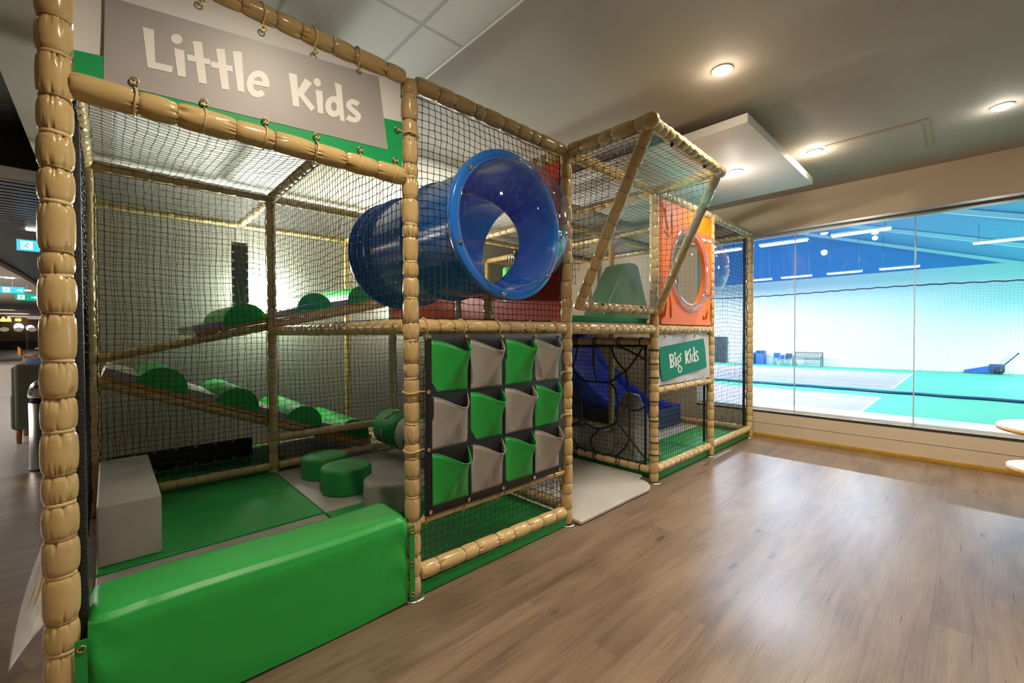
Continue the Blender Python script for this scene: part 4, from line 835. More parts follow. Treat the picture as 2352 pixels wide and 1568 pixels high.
mb = MB(); mb.lathe([(.001, ZM+.055), (.10, ZM+.055), (.115, ZM+.075), (.115, 2.20), (.10, 2.225), (.001, 2.23)], (2.93, 2.40, 0), 32); o = mb.build('foam_column', M['green'], origin=(2.93, 2.40, ZM+.055)); tag(o, 'bright green foam column on the upper deck, seen through blue bubble window', 'foam block')
t = thing('toy_spider', (2.9, 2.27, 2.36), 'black toy spider hanging on a cord inside, seen through blue bubble window', 'toy')
mb = MB(); mb.sphere((2.9, 2.27, 2.36), .05, n=12); mb.sphere((2.9, 2.27, 2.43), .035, n=12); mb.tube([(2.9, 2.27, 2.46), (2.9, 2.27, ZT-.03)], .004, 6); mb.build('body', M['black'], t)
for s in (-1, 1):
    for k in range(4): mb = MB(); mb.tube([(2.9, 2.27+s*.03, 2.39-.015*k), (2.9+.03*(k-1.5), 2.27+s*.09, 2.42-.03*k), (2.9+.04*(k-1.5), 2.27+s*.12, 2.32-.035*k)], .007, 6); mb.build('leg', M['black'], t)

# ------------------------------------------------------------------ blue slide
sl = thing('slide', (4.23, .9, .06), 'deep blue plastic slide running down to the mat behind the rope web', 'slide')
prof = [(.47, -.12), (.50, -.10), (.50, .17), (.485, .205), (.455, .205), (.435, .17), (.41, .05), (.34, .0), (.15, -.006), (0, -.008)]
prof = [(-x, h) for x, h in prof]+[(x, h) for x, h in prof[-2::-1]]
path = [(2.85, 1.375), (2.6, 1.34), (2.4, 1.17), (2.2, .80+.02), (2.0, .635), (1.8, .48), (1.6, .33), (1.4, .215), (1.2, .16), (1.0, .135), (.9, .13), (.87, .12)]
def crv(t):
    t = t*(len(path)-1); i = min(len(path)-2, int(t)); f = t-i; g_ = lambda k: path[max(0, min(len(path)-1, k))]
    def cr(a, b, c, d): return .5*((2*b)+(-a+c)*f+(2*a-5*b+4*c-d)*f*f+(-a+3*b-3*c+d)*f**3)
    return [cr(g_(i-1)[q], g_(i)[q], g_(i+1)[q], g_(i+2)[q]) for q in (0, 1)]
def slide_fn(a, b):
    y, z = crv(b); t = a*(len(prof)-1); i = min(len(prof)-2, int(t)); f = t-i
    x = prof[i][0]+(prof[i+1][0]-prof[i][0])*f; h = prof[i][1]+(prof[i+1][1]-prof[i][1])*f
    if h < -.05: h = max(h, -z+.065)
    return (4.245+x, y, z+h)
mb = MB(); mb.grid(slide_fn, 54, 60); mb.build('chute', M['slideblue'], sl, solid=.008)
q = []
for k in range(0, 41):
    y, z = crv(k/40); q.append((y, z+.0))
q = q[8:]
mb = MB(); mb.prism(q+[(q[-1][0], .07), (q[0][0], .07)], 0, 3.76, 3.775); mb.build('side_skirt', M['black'], sl)
mb = MB(); mb.prism([(.862, .065), (.862, .30), (.90, .31), (.90, .065)], 0, 3.79, 4.71); mb.build('end_lip', M['binblue'], sl)  # navy instead of slide blue: underside shade put into the lip colour
o = soft('padded_barrier', (3.61, 1.30, .062), (3.65, 2.42, .33), M['black'], 'low black padded barrier along the side of the blue slide', 'barrier', .008)
# grey foam shapes behind the web
fp = thing('foam_pillar', (2.80, .50, .062), 'grey foam pillar narrowing upward behind the rope web', 'foam block')
b0 = [(2.60, .30), (2.98, .20), (3.08, .62), (2.68, .74)]; t0 = [(2.79, .45), (2.90, .42), (2.93, .56), (2.82, .60)]
vs = [(x, y, .064) for x, y in b0]+[(x, y, .70) for x, y in t0]
bm = bmesh.new(); bv = [bm.verts.new(v) for v in vs]
for f in ((3, 2, 1, 0), (4, 5, 6, 7), (0, 1, 5, 4), (1, 2, 6, 5), (2, 3, 7, 6), (3, 0, 4, 7)): bm.faces.new([bv[i] for i in f])
bmesh.ops.bevel(bm, geom=bm.edges[:], offset=.035, segments=4, profile=.5, affect='EDGES')
mb = MB(); mb.bm(bm); mb.build('body', M['grey'], fp)
mb = MB(); mb.lathe([(.001, 0), (.15, 0), (.19, .03), (.20, .12), (.19, .22), (.14, .26), (.001, .27)], (2.66, .80, .062), 40); o = mb.build('foam_drum', M['grey'], origin=(2.66, .80, .062)); tag(o, 'squat round dark grey foam drum at the foot of the grey pillar', 'foam block')

# ------------------------------------------------------------------ black padded strips laced to the back net
def laced_strip(name, a, b, y, label, nx, nz, group='black laced strips on the back net'):
    t = thing(name, ((a[0]+b[0])/2, y, a[1]), label, 'padding strip', group)
    mb = MB(); mb.grid(lambda u, v: (a[0]+(b[0]-a[0])*u, y+.003*math.sin(u*20+v*15), a[1]+(b[1]-a[1])*v), 20, 20); mb.build('strip', M['black'], t, solid=.006)
    pts = []
    if nx > nz:
        for k in range(nx): x = a[0]+.02+(b[0]-a[0]-.04)*k/(nx-1); pts += [(x, a[1]+.015), (x, b[1]-.015)]
    else:
        for k in range(nz): z = a[1]+.02+(b[1]-a[1]-.04)*k/(nz-1); pts += [(a[0]+.012, z), (b[0]-.012, z)]
    for x, z in pts: mb = MB(); mb.ring((x, y-.006, z), (0, 1, 0), .009, .0035, 12, 5); mb.build('eyelet', M['steel'], t)
laced_strip('laced_strip', (-.092, 1.56), (.068, 2.352), 3*D-.03, 'tall narrow black strip laced upright to the net near the floodlight', 1, 9)
laced_strip('laced_strip', (-1.12, .066), (-.02, .262), 3.2, 'long low black strip lying level below the ramp behind grey step', 8, 1)
# flood lamp on the back wall
def flood(fx, fz, label):
    fw = thing('flood_light', (fx, 3.92, fz), label, 'light')
    mb = MB(); mb.lathe([(.001, 3.98), (.12, 3.98), (.13, 3.96), (.13, 3.93), (.12, 3.915), (.001, 3.915)], (fx, 0, fz), 40, 0, 1); mb.build('housing', M['white'], fw)
    mb = MB(); mb.sphere((fx, 3.905, fz), .19, n=28, sc=(1, .4, 1)); mb.build('lens', M['flood'], fw)
flood(.31, 1.812, 'dazzling white round floodlight on the back wall above the upper ramp')
flood(2.2, 1.93, 'white floodlight on the back wall seen through the blue bubble window')

# flyer blown against the outside of the near post
fy = thing('paper_flyer', (-1.33, .45, .12), 'white paper flyer with yellow strokes hanging loose beside the near post', 'flyer')
cam0 = Vector((-1.09495, -1.89429, 1.31388))
A0, A1 = Vector((-1.315, .80, .42)), Vector((-1.25, .62, .62)); B0, B1 = Vector((-1.375, .46, .105)), Vector((-1.265, .50, .24))
def flyer_fn(a, b):
    p = (A0.lerp(A1, a)).lerp(B0.lerp(B1, a), b); p = p+Vector((-.012*math.sin(PI*b), 0, .015*math.sin(PI*a)*b)); 
    return p[:]
mb = MB(); mb.grid(flyer_fn, 14, 20); mb.build('sheet', M['flyer'], fy, solid=.0008)
def stroke3(pts, w, m):
    pts = [((1-f)*p_[0]+f*q_[0], (1-f)*p_[1]+f*q_[1]) for p_, q_ in zip(pts[:-1], pts[1:]) for f in (0, .2, .4, .6, .8)]+[pts[-1]]
    mb = MB(); P3 = [Vector(flyer_fn(a, b))+Vector((.002, -.004, .002)) for a, b in pts]
    dd = (Vector(flyer_fn(1, .5))-Vector(flyer_fn(0, .5))).normalized(); vs = []
    for k, p in enumerate(P3):
        ww = w*math.sin(PI*(k+.3)/(len(P3)-.4)); vs += [p-dd*ww, p+dd*ww]
    mb.add(vs, [(2*k, 2*k+1, 2*k+3, 2*k+2) for k in range(len(P3)-1)]); mb.build('printed_stroke', m, fy)
stroke3([(.62, .08), (.60, .25), (.52, .42), (.38, .58), (.26, .66)], .018, M['flyeryellow']); stroke3([(.80, .36), (.75, .48), (.62, .62), (.52, .72)], .014, M['flyeryellow']); stroke3([(.86, .34), (.82, .42), (.74, .50)], .012, M['flyerred']); stroke3([(.45, .0), (.38, .1), (.28, .2)], .012, M['flyeryellow'])
# ------------------------------------------------------------------ ceiling spot lamps
def downlight(x, y, z, label, power=110, warm=True, r=.05, glow=1.6, gd=.09):
    t = thing('ceiling_spotlight', (x, y, z), label, 'ceiling light', 'round recessed spotlights')
    mb = MB(); mb.lathe([(r, .0), (r+.012, -.006), (r+.014, .002), (r+.002, .012)], (x, y, z-.003), 32); mb.build('trim_ring', M['white'], t)
    mb = MB(); mb.sphere((x, y, z-.004), r, n=24, sc=(1, 1, .55)); mb.build('bulb', M['lamp'] if warm else M['lampw'], t)
    col = (1, .85, .66) if warm else (1, .93, .82)
    l = bpy.data.lights.new('spot', 'SPOT'); l.energy = power; l.color = col; l.spot_size = R(150); l.spot_blend = .9; l.shadow_soft_size = .05
    o = bpy.data.objects.new('spot_light', l); C.objects.link(o); o.location = (x, y, z-.06)
    l = bpy.data.lights.new('glow', 'POINT'); l.energy = glow; l.color = col; l.shadow_soft_size = .04
    o = bpy.data.objects.new('glow_light', l); C.objects.link(o); o.location = (x, y, z-gd)
downlight(1.785, -.80, CZ, 'glaring round ceiling spotlight above the slanted lookout of the frame')
downlight(3.775, -2.05, CZ, 'round ceiling spotlight near the window, beyond the ceiling hatch', warm=False)
downlight(3.70, -.90, CZ, 'glowing ceiling spotlight at the edge of the white ceiling raft', glow=5)
downlight(3.235, -.376, 2.842, 'bright round spotlight set in the underside of white ceiling raft', power=38, glow=4, gd=.3, warm=False)  # glow point hangs lower, added to brighten the raft underside
for x, y, pw in ((-.45, -1.0, 125), (1.7, -2.9, 85), (-1.3, -3.6, 90), (3.6, -4.2, 70), (-3.6, -1.2, 50), (-4.6, -3.6, 70), (.6, -4.8, 50)):   # the rest of the ceiling spots, outside the view
    l = bpy.data.lights.new('spot', 'SPOT'); l.energy = pw; l.color = (1, .85, .66); l.spot_size = R(150); l.spot_blend = .9; l.shadow_soft_size = .05
    o = bpy.data.objects.new('spot_light', l); C.objects.link(o); o.location = (x, y, CZ-.06)
def pt(x, y, z, w, col, r=.1):
    l = bpy.data.lights.new('lamp', 'POINT'); l.energy = w; l.color = col; l.shadow_soft_size = r
    o = bpy.data.objects.new('lamp_light', l); C.objects.link(o); o.location = (x, y, z)
for fx, fz, e1, e2 in ((.31, 1.812, 14, 200), (2.2, 1.93, 22, 280)):
    pt(fx, 3.74, fz, e1, (.93, 1, .80), .06)
    l = bpy.data.lights.new('flood', 'SPOT'); l.energy = e2; l.color = (.98, 1, .93); l.spot_size = R(165); l.spot_blend = .6; l.shadow_soft_size = .08
    o = bpy.data.objects.new('flood_beam', l); C.objects.link(o); o.location = (fx, 3.80, fz); o.rotation_euler = (R(-118+180+0), 0, 0)
    d_ = Vector((0, -.75, .66)); o.rotation_euler = d_.to_track_quat('-Z', 'Y').to_euler()

# ------------------------------------------------------------------ small round tables by the window
def round_table(x, y, r, z, label, name):
    t = thing(name, (x, y, 0), label, 'table', 'white topped tables by the window')
    mb = MB(); mb.lathe([(.001, z-.030), (r-.004, z-.030), (r, z-.026), (r, z-.0045)], (x, y, 0), 64); mb.build('edge_band', M['ply'], t)
    mb = MB(); mb.lathe([(r, z-.0045), (r-.0005, z-.0005), (r-.003, z), (.001, z)], (x, y, 0), 64); mb.build('top', M['whitelam'], t)
    mb = MB(); mb.lathe([(.001, 0), (.20 if r > .3 else .06, 0), (.20 if r > .3 else .06, .008), (.03, .014), (.022, .03), (.022, z-.05), (.06, z-.031), (.001, z-.030)], (x, y, 0), 40); mb.build('pedestal', M['steel'], t)
round_table(3.355, -2.406, .38, .695, 'white topped round table with plywood edge, its taller top above the sill', 'round_table')
round_table(2.74, -2.25, .20, .55, 'lower white topped round side table with amber plywood edge', 'side_table')

# ------------------------------------------------------------------ tennis hall seen through the window
FZ = -.8; HX = 32.4
struct(slab('floor_hall', (WX+.3, -24, FZ-.1), (HX, 26, FZ), M['courtgreen']))
def court(x0, x1, y0, y1, k):
    mb = MB(); mb.box((x0, y0, FZ), (x1, y1, FZ+.004)); struct(mb.build('floor_court_%d' % k, M['courtpurple']))
    mb = MB(); w = .07
    for (a, b) in (((x0, y0-w), (x1, y0)), ((x0, y1), (x1, y1+w)), ((x0-w, y0-w), (x0, y1+w)), ((x1, y0-w), (x1+w, y1+w)), ((x1-1.4, y0), (x1-1.35, y1)), ((x0+1.35, y0), (x0+1.4, y1)), ((x0+1.4, (y0+y1)/2), (x1-1.4, (y0+y1)/2+.05))):
        mb.box((a[0], a[1], FZ+.002), (b[0], b[1], FZ+.008))
    struct(mb.build('floor_lines_%d' % k, M['line']))
court(20.4, 29.2, .12, 20, 1); court(8.5, 17.3, .12, 20, 2)
slab('wall_hall_far', (HX, -24, FZ), (HX+.3, 26, 4.9), M['hallwhite']); slab('wall_hall_far_upper', (HX+.02, -24, 4.9), (HX+.3, 26, 11), M['hallblue'])
slab('wall_hall_right', (WX+.3, -24.3, FZ), (HX+.3, -24, 6), M['hallwhite']); slab('wall_hall_left', (WX+.3, 26, FZ), (HX+.3, 26.3, 16), M['hallwhite'])
slab('wall_hall_near', (WX+.18, -24, FZ-.1), (WX+.34, Y1, 12), M['hallwhite']); slab('wall_hall_near_left', (WX+.18, Y0, FZ-.1), (WX+.34, 26, 12), M['hallwhite'])
slab('wall_hall_near_top', (WX+.18, Y1, ZH), (WX+.34, Y0, 12), M['hallwhite']); slab('wall_hall_near_base', (WX+.18, Y1, FZ-.1), (WX+.34, Y0, ZS-.01), M['hallwhite'])
RZ = lambda y: 6.07+.33*y
mb = MB(); mb.prism([(-24, RZ(-24)), (12, RZ(12)), (26, RZ(12)-.33*14), (26, RZ(12)-.33*14+.2), (12, RZ(12)+.2), (-24, RZ(-24)+.2)], 0, WX+.2, HX+.3); struct(mb.build('ceiling_hall', M['hallroof']))
for k, x in enumerate((8, 14, 20, 26, 32)):
    mb = MB(); mb.prism([(-20, RZ(-20)-.02), (12, RZ(12)-.02), (12, RZ(12)-.20), (-20, RZ(-20)-.20)], 0, x-.06, x+.06); struct(mb.build('ceiling_rafter_%d' % (k+1), M['hallrib']))
# hanging tube lamps
def tube_lamp(x, y, z=4.5, ln=1.5, vis=True, wats=0, label=''):
    if vis:
        t = thing('hanging_tube_lamp', (x, y, z), label, 'ceiling light', 'tube lamps in the tennis hall')
        mb = MB(); mb.box((x-.10, y-ln/2, z), (x+.10, y+ln/2, z+.06), bev=.01); mb.build('housing', M['white'], t)
        mb = MB(); mb.box((x-.085, y-ln/2+.03, z-.05), (x+.085, y+ln/2-.03, z), bev=.02); mb.build('diffuser', M['hall_lamp'], t)
        for s in (-.4, .4): mb = MB(); mb.tube([(x, y+s*ln, z+.06), (x, y+s*ln, RZ(y)-.05)], .01, 6); mb.build('cable', M['alu'], t)
    if wats:
        l = bpy.data.lights.new('hall_lamp', 'AREA'); l.energy = wats; l.color = (.76, .86, 1); l.shape = 'RECTANGLE'; l.size = .4; l.size_y = 1.6
        o = bpy.data.objects.new('hall_lamp_light', l); C.objects.link(o); o.location = (x, y, z-.08)
HW = 200
for y, lb in ((.48, 'large glowing tube lamp of the near row, close to the second glass joint'), (2.6, 'large glowing tube lamp of the near row, just past the corner post'), (4.7, 'large glowing tube lamp seen through the black net beside orange panel')): tube_lamp(16.2, y, wats=HW, label=lb)
tube_lamp(21.4, -2.7, wats=HW, label='lone long tube lamp at the right edge of the hall window')
for y, lb in ((.46, 'far row tube lamp beside the second glass joint'), (2.6, 'far row tube lamp midway between the two glass joints'), (4.75, 'far row tube lamp beside the first glass joint'), (6.7, 'far row tube lamp next to the padded corner post')): tube_lamp(27, y, wats=HW, label=lb)
for x, y in ((8.5, 1), (8.5, 7), (16.2, 9), (27, 11), (21.4, -9), (27, -7), (12, -6), (12, -14), (27, -15)): tube_lamp(x, y, 4.5 if y > -6 else 2.9, vis=False, wats=HW*(7.0 if abs(y) > 6 else 1.0))  # unseen lamps without bodies, added beyond the view to keep the hall bright
# dividing net
p = [net_arrays((18.9, -9, FZ+.03), (0, 20, 0), (0, 0, 3.62), 77, pitch=.08, r=.0024, knot=1, sag=.05)]
hn = thing('court_net', (18.9, 1, FZ), 'fine dividing net hung across the tennis hall on a dark sagging rope', 'net')
N[0] += 1; net_obj('mesh', p, M['hallnet'], hn)
mb = MB(); mb.tube([(18.9, -9+20*k/160, 2.90+.012*math.sin(k*1.7)+.03*math.cos(k*.09)) for k in range(161)], .022, 6); mb.build('top_rope', M['black'], hn)
mb = MB(); mb.tube([(18.9+.05*math.sin(k*.5)-.10*(k < 80), -9+20*k/160, FZ+.05) for k in range(161)], .05, 6); mb.build('bottom_hem', M['binblue'], hn)
# things along the far wall
def bench(x, y):
    t = thing('slatted_bench', (x, y, FZ), 'weathered wooden slatted bench against the white hall wall', 'bench'); w = 1.5
    mb = MB()
    for k in range(4): mb.box((x-.45+.11*k, y-w/2, FZ+.42), (x-.37+.11*k, y+w/2, FZ+.45))
    mb.build('seat', M['greywood'], t)
    mb = MB(); mb.box((x+.02, y-w/2, FZ+.84), (x+.06, y+w/2, FZ+.90)); mb.box((x+.02, y-w/2, FZ+.50), (x+.06, y+w/2, FZ+.54))
    for k in range(18): yy = y-w/2+.04+(w-.08)*k/17; mb.box((x+.03, yy-.018, FZ+.52), (x+.05, yy+.018, FZ+.86))
    mb.build('backrest', M['greywood'], t)
    for yy in (y-w/2, y+w/2):
        for xx, h in ((x-.42, .62), (x+.04, .92)): mb = MB(); mb.box((xx-.03, yy-.03, FZ), (xx+.03, yy+.03, FZ+h)); mb.build('leg', M['greywood'], t)
        mb = MB(); mb.box((x-.48, yy-.035, FZ+.62), (x+.05, yy+.035, FZ+.65)); mb.build('armrest', M['greywood'], t)
bench(31.9, 5.2)
def hall_bin(x, y, m, h, label):
    t = thing('recycling_bin', (x, y, FZ), label, 'bin', 'bins along the hall wall')
    mb = MB(); mb.box((x-.25, y-.26, FZ), (x+.25, y+.26, FZ+h*.8), bev=.02); mb.build('body', m, t)
    mb = MB(); mb.box((x-.25, y-.26, FZ+h*.95), (x+.25, y+.26, FZ+h), bev=.01)
    for s in (-.24, -.08, .08, .24): mb.box((x-.25, y+s-.02, FZ+h*.78), (x+.25, y+s+.02, FZ+h*.96))
    mb.build('hood', m, t)
hall_bin(31.8, 7.95, M['midblue'], .95, 'blue hall bin with an open slotted hood')
t = thing('storage_crate', (31.9, 8.55, FZ), 'low dark navy box beside the blue hall bin', 'box'); mb = MB(); mb.box((31.6, 8.32, FZ), (32.2, 8.75, FZ+.72), bev=.02); mb.build('body', M['binblue'], t); mb = MB(); mb.box((31.58, 8.30, FZ+.72), (32.22, 8.77, FZ+.78), bev=.01); mb.build('lid', M['binblue'], t)
def folding_chair(x, y, m, label, legs=M['white']):
    t = thing('folding_chair', (x, y, FZ), label, 'chair', 'folding chairs along the hall wall')
    mb = MB(); mb.box((x+.14, y-.22, FZ+.48), (x+.17, y+.22, FZ+.80), bev=.01); mb.build('backrest', m, t)
    mb = MB(); mb.box((x-.25, y-.22, FZ+.43), (x+.15, y+.22, FZ+.46), bev=.01); mb.build('seat', m, t)
    for s in (-.21, .21):
        mb = MB(); mb.tube([(x-.25, y+s, FZ+.01), (x+.16, y+s, FZ+.82)], .014, 6); mb.build('leg', legs, t)
        mb = MB(); mb.tube([(x+.18, y+s, FZ+.01), (x-.25, y+s, FZ+.45)], .014, 6); mb.build('leg', legs, t)
folding_chair(32.0, 7.05, M['midblue'], 'blue folding chair nearest the blue hall bin')
folding_chair(31.5, 6.22, M['binblue'], 'dark navy folding chair beside the wooden bench')
t = thing('padded_stool', (32.0, 6.6, FZ), 'small blue padded stool between the two folding chairs', 'stool'); mb = MB(); mb.box((31.8, 6.42, FZ+.42), (32.15, 6.78, FZ+.68), bev=.03); mb.build('seat', M['midblue'], t)
for dx in (-.14, .12):
    for dy in (-.14, .14): mb = MB(); mb.tube([(32+dx, 6.6+dy, FZ), (32+dx, 6.6+dy, FZ+.43)], .014, 6); mb.build('leg', M['white'], t)
t = thing('locker', (32.1, 10.75, FZ), 'tall grey locker against the hall wall, seen through the black net', 'cabinet'); mb = MB(); mb.box((31.8, 10.35, FZ), (32.35, 11.1, FZ+1.9), bev=.01); mb.build('body', M['dark'], t)
mb = MB(); mb.box((31.78, 10.38, FZ+.05), (31.80, 10.72, FZ+1.85)); mb.build('door', M['dark'], t); mb = MB(); mb.box((31.78, 10.74, FZ+.05), (31.80, 11.07, FZ+1.85)); mb.build('door', M['dark'], t)
# floor cleaning machine
t = thing('floor_cleaner', (31.9, -2.85, FZ), 'dark blue walk-behind floor cleaner parked at the hall wall', 'cleaning machine')
mb = MB(); mb.box((31.6, -3.15, FZ+.10), (32.2, -2.62, FZ+.50), bev=.05); mb.build('body', M['binblue'], t)
mb = MB(); mb.prism([(-2.62, FZ+.08), (-2.62, FZ+.40), (-1.75, FZ+.16), (-1.70, FZ+.04)], 0, 31.65, 32.15); mb.build('brush_head', M['midblue'], t)
for xx in (31.58, 32.2): mb = MB(); mb.lathe([(.001, xx-.03), (.17, xx-.03), (.18, xx), (.17, xx+.03), (.001, xx+.03)], (0, -2.95, FZ+.18), 24, 0, 0); mb.build('wheel', M['black'], t)
mb = MB(); mb.tube([(31.9, -3.12, FZ+.45), (31.9, -3.62, FZ+1.10)], .03, 8); mb.tube([(31.7, -3.6, FZ+1.08), (32.1, -3.6, FZ+1.08)], .025, 8); mb.build('handle', M['binblue'], t)

# ------------------------------------------------------------------ cafe seen past the near post
def cafe():
    slab('ceiling_cafe_slats', (-9, 5.15, 3.24), (-1.25, 34, 3.34), M['dark'])
    mb = MB()
    for k in range(150):
        y = 5.25+k*.19
        mb.box((-9, y, 3.20), (-1.25, y+.13, 3.245))
    struct(mb.build('ceiling_slats', M['slat']))
    edge = [(-5.5, 6.5), (-4.2, 9.6), (-3.35, 12.2), (-3.02, 14.4), (-2.93, 17.0), (-2.86, 21.3), (-2.4, 26), (-1.3, 33.6), (-9, 33.6), (-9, 6.5)]
    mb = MB(); mb.prism(edge, 2, 3.06, 3.18); struct(mb.build('ceiling_bulkhead', M['plaster']))
    slab('wall_cafe_left', (-9.1, 4.3, 0), (-9, 34, 3.4), M['dark']); slab('wall_cafe_right', (-1.25, BY+.12, 0), (-1.15, 34, 3.4), M['wallb'])
    slab('wall_cafe_far', (-9, 36.6, 0), (-1, 36.7, 3.4), M['greywood']); slab('wall_cafe_header', (-9, 33.5, 2.78), (-1.2, 33.7, 3.2), M['dark'])
    mb = MB()
    for x in (-7.4, -5.9, -3.6, -1.9): mb.box((x-.06, 33.5, 0), (x+.06, 33.65, 2.8))
    mb.box((-9, 33.5, 0), (-1.2, 33.62, .08)); struct(mb.build('trim_cafe', M['dark']))
    mb = MB(); mb.box((-9, 33.56, .08), (-1.2, 33.58, 2.78)); struct(mb.build('window_cafe', M['barglass']))
    mb = MB()
    for k in range(5):
        x = -5.15+k*.50; mb.add([(x+.17*math.cos(2*PI*q/20), 33.54, 1.70+.12*math.sin(2*PI*q/20)) for q in range(20)], [list(range(20))], 0, False)
    struct(mb.build('window_cafe_dots', M['letter']))
    slab('floor_cafe_bar', (-9, 34, -.1), (-1, 36.7, 0), M['dark']); slab('ceiling_cafe_bar', (-9, 33.7, 3.1), (-1, 36.7, 3.2), M['dark'])
    for x, lb in ((-5.55, 'leftmost of three amber pendant lamps behind the dark bar glass'), (-5.35, 'middle one of three amber pendant lamps behind the dark bar glass'), (-5.15, 'rightmost of three amber pendant lamps behind the dark bar glass')):
        t = thing('pendant_lamp', (x, 35.0, 2.15), lb, 'pendant light', 'pendant lamps over the bar')
        mb = MB(); mb.lathe([(.001, .28), (.03, .27), (.09, .15), (.10, .02), (.09, 0), (.001, 0)], (x, 35.0, 2.15), 16); mb.build('shade', M['barlamp'], t)
        mb = MB(); mb.tube([(x, 35, 2.42), (x, 35, 3.1)], .01, 6); mb.build('cord', M['black'], t)
    t = thing('wall_lamp', (-4.95, 36.5, 2.3), 'warm wall lamp glowing on the wood wall behind bar glass', 'wall light'); mb = MB(); mb.lathe([(.001, -.08), (.12, -.08), (.12, .08), (.001, .08)], (-4.95, 36.45, 2.3), 16); mb.build('shade', M['barlamp'], t)
    pt(-4.95, 36.2, 2.3, 12, (1, .6, .25)); pt(-5.3, 34.8, 1.9, 10, (1, .6, .25))
    t = thing('bar_counter', (-5.2, 35.6, 0), 'dark bar counter behind the glass front', 'counter'); mb = MB(); mb.box((-7, 35.3, 0), (-3.2, 35.9, 1.05), bev=.02); mb.build('body', M['dark'], t); mb = MB(); mb.box((-7.05, 35.2, 1.05), (-3.15, 35.95, 1.10), bev=.01); mb.build('worktop', M['wood'], t)
    # exit signs
    def exit_sign(x, y, z, w, m, label, ang=0):
        t = thing('exit_sign', (x, y, z), label, 'exit sign', 'hanging exit signs'); h = w*.40
        mb = MB(); mb.box((x-w/2, y, z-h/2), (x+w/2, y+.03, z+h/2), bev=.004); mb.build('face', m, t)
        q = -.004
        mb = MB(); mb.box((x+w*.18, y+q, z-h*.06), (x+w*.36, y, z+h*.06)); mb.add([(x+w*.32, y+q, z+h*.24), (x+w*.32, y+q, z-h*.24), (x+w*.44, y+q, z)], [(0, 1, 2)], 0, False); mb.build('arrow', M['exitwhite'], t)
        mb = MB(); mb.box((x-w*.40, y+q, z-h*.36), (x-w*.10, y, z+h*.36)); mb.build('door_sign', M['exitwhite'], t)
        mb = MB(); mb.sphere((x-w*.22, y+q*2, z+h*.2), h*.08, n=10); mb.tube([(x-w*.23, y+q*2, z+h*.10), (x-w*.27, y+q*2, z-h*.08), (x-w*.20, y+q*2, z-h*.28)], h*.05, 6); mb.tube([(x-w*.27, y+q*2, z-h*.08), (x-w*.34, y+q*2, z-h*.24)], h*.05, 6); mb.tube([(x-w*.32, y+q*2, z+h*.06), (x-w*.16, y+q*2, z+h*.02)], h*.04, 6); mb.build('running_person', m, t)
        mb = MB(); mb.tube([(x, y+.015, z+h/2), (x, y+.015, 3.22)], .008, 6); mb.build('rod', M['white'], t)
    exit_sign(-1.96, 9.0, 2.85, .46, M['exitblue'], 'glowing cyan exit sign hanging below the dark slatted ceiling')
    exit_sign(-3.30, 19.0, 2.80, .50, M['exitblue'], 'pale cyan exit sign hanging under the far white ceiling')
    exit_sign(-3.05, 19.6, 2.62, .52, M['exit'], 'green exit sign with a white arrow, lower than the cyan one')
    # recessed twin lamps
    for (x, y, lb) in ((-3.35, 17.6, 'nearer pair of square lamps in the pale cafe ceiling'), (-3.45, 22.5, 'farther pair of square lamps in the pale cafe ceiling')):
        o = thing('twin_downlight', (x, y, 3.06), lb, 'ceiling light', 'twin lamps in the cafe ceiling')
        for s in (-.14, .14): mb = MB(); mb.box((x+s-.09, y-.09, 3.045), (x+s+.09, y+.09, 3.062)); mb.build('lens', M['lampw'], o)
    t = thing('strip_light', (-1.95, 8.8, 3.19), 'small bright lamp in the dark slatted ceiling above the exit sign', 'ceiling light'); mb = MB(); mb.box((-2.12, 9.4, 3.185), (-1.92, 9.5, 3.20)); mb.build('lens', M['lampw'], t)
    for (x, y, w) in ((-5.6, 7.4, 190), (-6.2, 13, 180), (-6.6, 20, 150), (-6.6, 27, 120)):  # unseen area lights added off to one side to brighten the cafe
        l = bpy.data.lights.new('cafe_fill', 'AREA'); l.energy = w; l.color = (1, .90, .80); l.size = 2.2
        o = bpy.data.objects.new('cafe_fill_light', l); C.objects.link(o); o.location = (x, y, 3.03)
    for (x, y, w) in ((-6.3, 10, 120), (-6.3, 17, 220), (-6.8, 25, 240)): pt(x, y, 2.1, w, (1, .92, .84), .25)  # unseen point lights added low at the side to lift the pale ceiling
    # wing armchair, back towards us
    ax, ay = -1.64, 6.25
    t = thing('wing_armchair', (ax, ay, 0), 'high backed grey green wing armchair seen from behind', 'armchair')
    mb = MB(); mb.box((ax-.30, ay-.24, .17), (ax+.30, ay-.12, .98), bev=.05, seg=4); mb.build('backrest', M['olive'], t)
    for s in (-1, 1):
        mb = MB(); mb.box((ax+s*.29-.045, ay-.20, .17), (ax+s*.29+.045, ay+.50, .62), bev=.04, seg=4); mb.build('armrest', M['olive'], t)
        mb = MB(); mb.box((ax+s*.285-.04, ay-.20, .58), (ax+s*.285+.04, ay+.12, .95), bev=.035, seg=4); mb.build('wing', M['olive'], t)
        for yy in (ay-.17, ay+.42): mb = MB(); mb.tube([(ax+s*.27, yy, 0), (ax+s*.27, yy, .18)], [.022, .032], 8); mb.build('leg', M['wood'], t)
    mb = MB(); mb.box((ax-.28, ay-.14, .17), (ax+.28, ay+.50, .46), bev=.05, seg=4); mb.build('seat', M['olive'], t)
    # pedal bin
    bx_, by_ = -1.555, 4.42
    t = thing('litter_bin', (bx_, by_, 0), 'tall brushed steel litter bin with a domed lid behind the near post', 'bin')
    mb = MB(); mb.lathe([(.001, 0), (.125, 0), (.128, .02), (.122, .03), (.122, .66), (.001, .66)], (bx_, by_, 0), 40); mb.build('body', M['steel'], t)
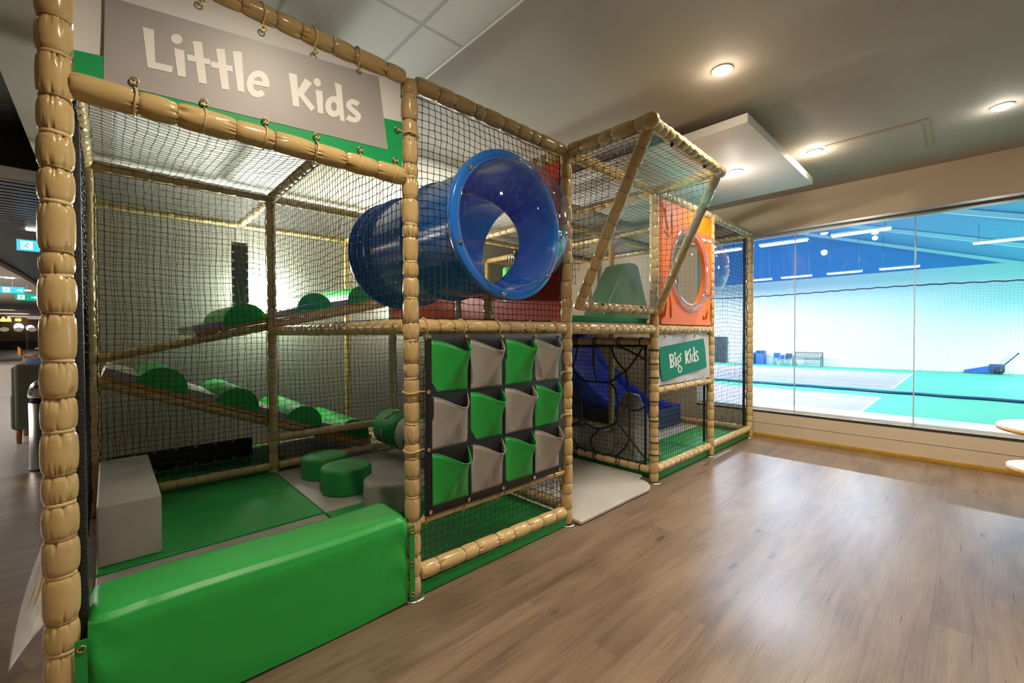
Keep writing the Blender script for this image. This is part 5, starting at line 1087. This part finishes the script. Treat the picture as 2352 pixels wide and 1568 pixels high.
    mb = MB(); mb.lathe([(.112, .66), (.112, .73)], (bx_, by_, 0), 40); mb.build('opening', M['black'], t)
    mb = MB(); mb.lathe([(.125, .715), (.126, .74), (.122, .79), (.105, .84), (.07, .875), (.001, .89)], (bx_, by_, 0), 40); mb.build('dome_lid', M['chrome'], t)
    mb = MB(); mb.lathe([(.126, 0), (.132, 0), (.132, .02), (.126, .02)], (bx_, by_, 0), 40); mb.build('base_ring', M['black'], t)
    # shell chair, table and tub chairs
    cx, cy = -3.78, 28.2
    t = thing('shell_chair', (cx, cy, 0), 'amber leather shell chair with wooden legs at the cafe table', 'chair')
    mb = MB(); mb.grid(lambda a, b: (cx-.26+.16*(1-math.sin(PI*a))*0+.10*math.cos(PI*(a-.5))*-1+.0*b, cy-.28+.56*a, .46+.40*b*(1-.35*abs(2*a-1)**2)), 12, 8); mb.build('backrest', M['chairorange'], t, solid=.03)
    mb = MB(); mb.lathe([(.001, .42), (.24, .42), (.27, .45), (.25, .48), (.001, .485)], (cx, cy, 0), 24); mb.build('seat', M['chairorange'], t)
    for sx in (-1, 1):
        for sy in (-1, 1): mb = MB(); mb.tube([(cx+sx*.26, cy+sy*.24, 0), (cx+sx*.15, cy+sy*.15, .43)], [.014, .022], 8); mb.build('leg', M['wood'], t)
    t = thing('cafe_table', (-3.15, 28.4, 0), 'square wooden topped cafe table beside the amber chair', 'table'); mb = MB(); mb.box((-3.6, 28.0, .73), (-2.6, 28.8, .77), bev=.008); mb.build('top', M['ply'], t); mb = MB(); mb.lathe([(.001, 0), (.25, 0), (.25, .015), (.03, .03), (.03, .73), (.001, .73)], (-3.1, 28.4, 0), 20); mb.build('pedestal', M['black'], t)
    def tub(x, y, label):
        t = thing('tub_chair', (x, y, 0), label, 'chair', 'navy tub chairs in the cafe')
        mb = MB(); mb.lathe([(.001, .1), (.30, .1), (.33, .2), (.33, .44), (.001, .45)], (x, y, 0), 28); mb.build('seat', M['tubblue'], t)
        mb = MB(); mb.grid(lambda a, b: (x+(.35+.03*b)*math.cos(PI*(.55+1.3*a)), y+(.35+.03*b)*math.sin(PI*(.55+1.3*a)), .2+b*(.30+.25*math.sin(PI*a))), 20, 6); mb.build('backrest', M['tubblue'], t, solid=.05)
        for q in range(4): a = PI/4+q*PI/2; mb = MB(); mb.tube([(x+.26*math.cos(a), y+.26*math.sin(a), 0), (x+.22*math.cos(a), y+.22*math.sin(a), .12)], .018, 6); mb.build('leg', M['wood'], t)
    tub(-2.30, 15.0, 'navy blue tub chair just above the back of armchair'); tub(-2.25, 19.0, 'farther navy blue tub chair half hidden by the padded post')
cafe()

# ------------------------------------------------------------------ world and view
w = bpy.data.worlds.new('world'); bpy.context.scene.world = w; w.use_nodes = True
w.node_tree.nodes['Background'].inputs['Color'].default_value = (.5, .55, .6, 1); w.node_tree.nodes['Background'].inputs['Strength'].default_value = .02
sc = bpy.context.scene
sc.view_settings.view_transform = 'Standard'; sc.view_settings.look = 'None'; sc.view_settings.gamma = 1; sc.view_settings.use_curve_mapping = False
sc.view_settings.exposure = 0.15
sc.cycles.max_bounces = 10; sc.cycles.diffuse_bounces = 4; sc.cycles.glossy_bounces = 4; sc.cycles.transparent_max_bounces = 16; sc.cycles.transmission_bounces = 6
sc.cycles.caustics_reflective = False; sc.cycles.caustics_refractive = False
sc.cycles.use_denoising = True; sc.cycles.sample_clamp_indirect = 6
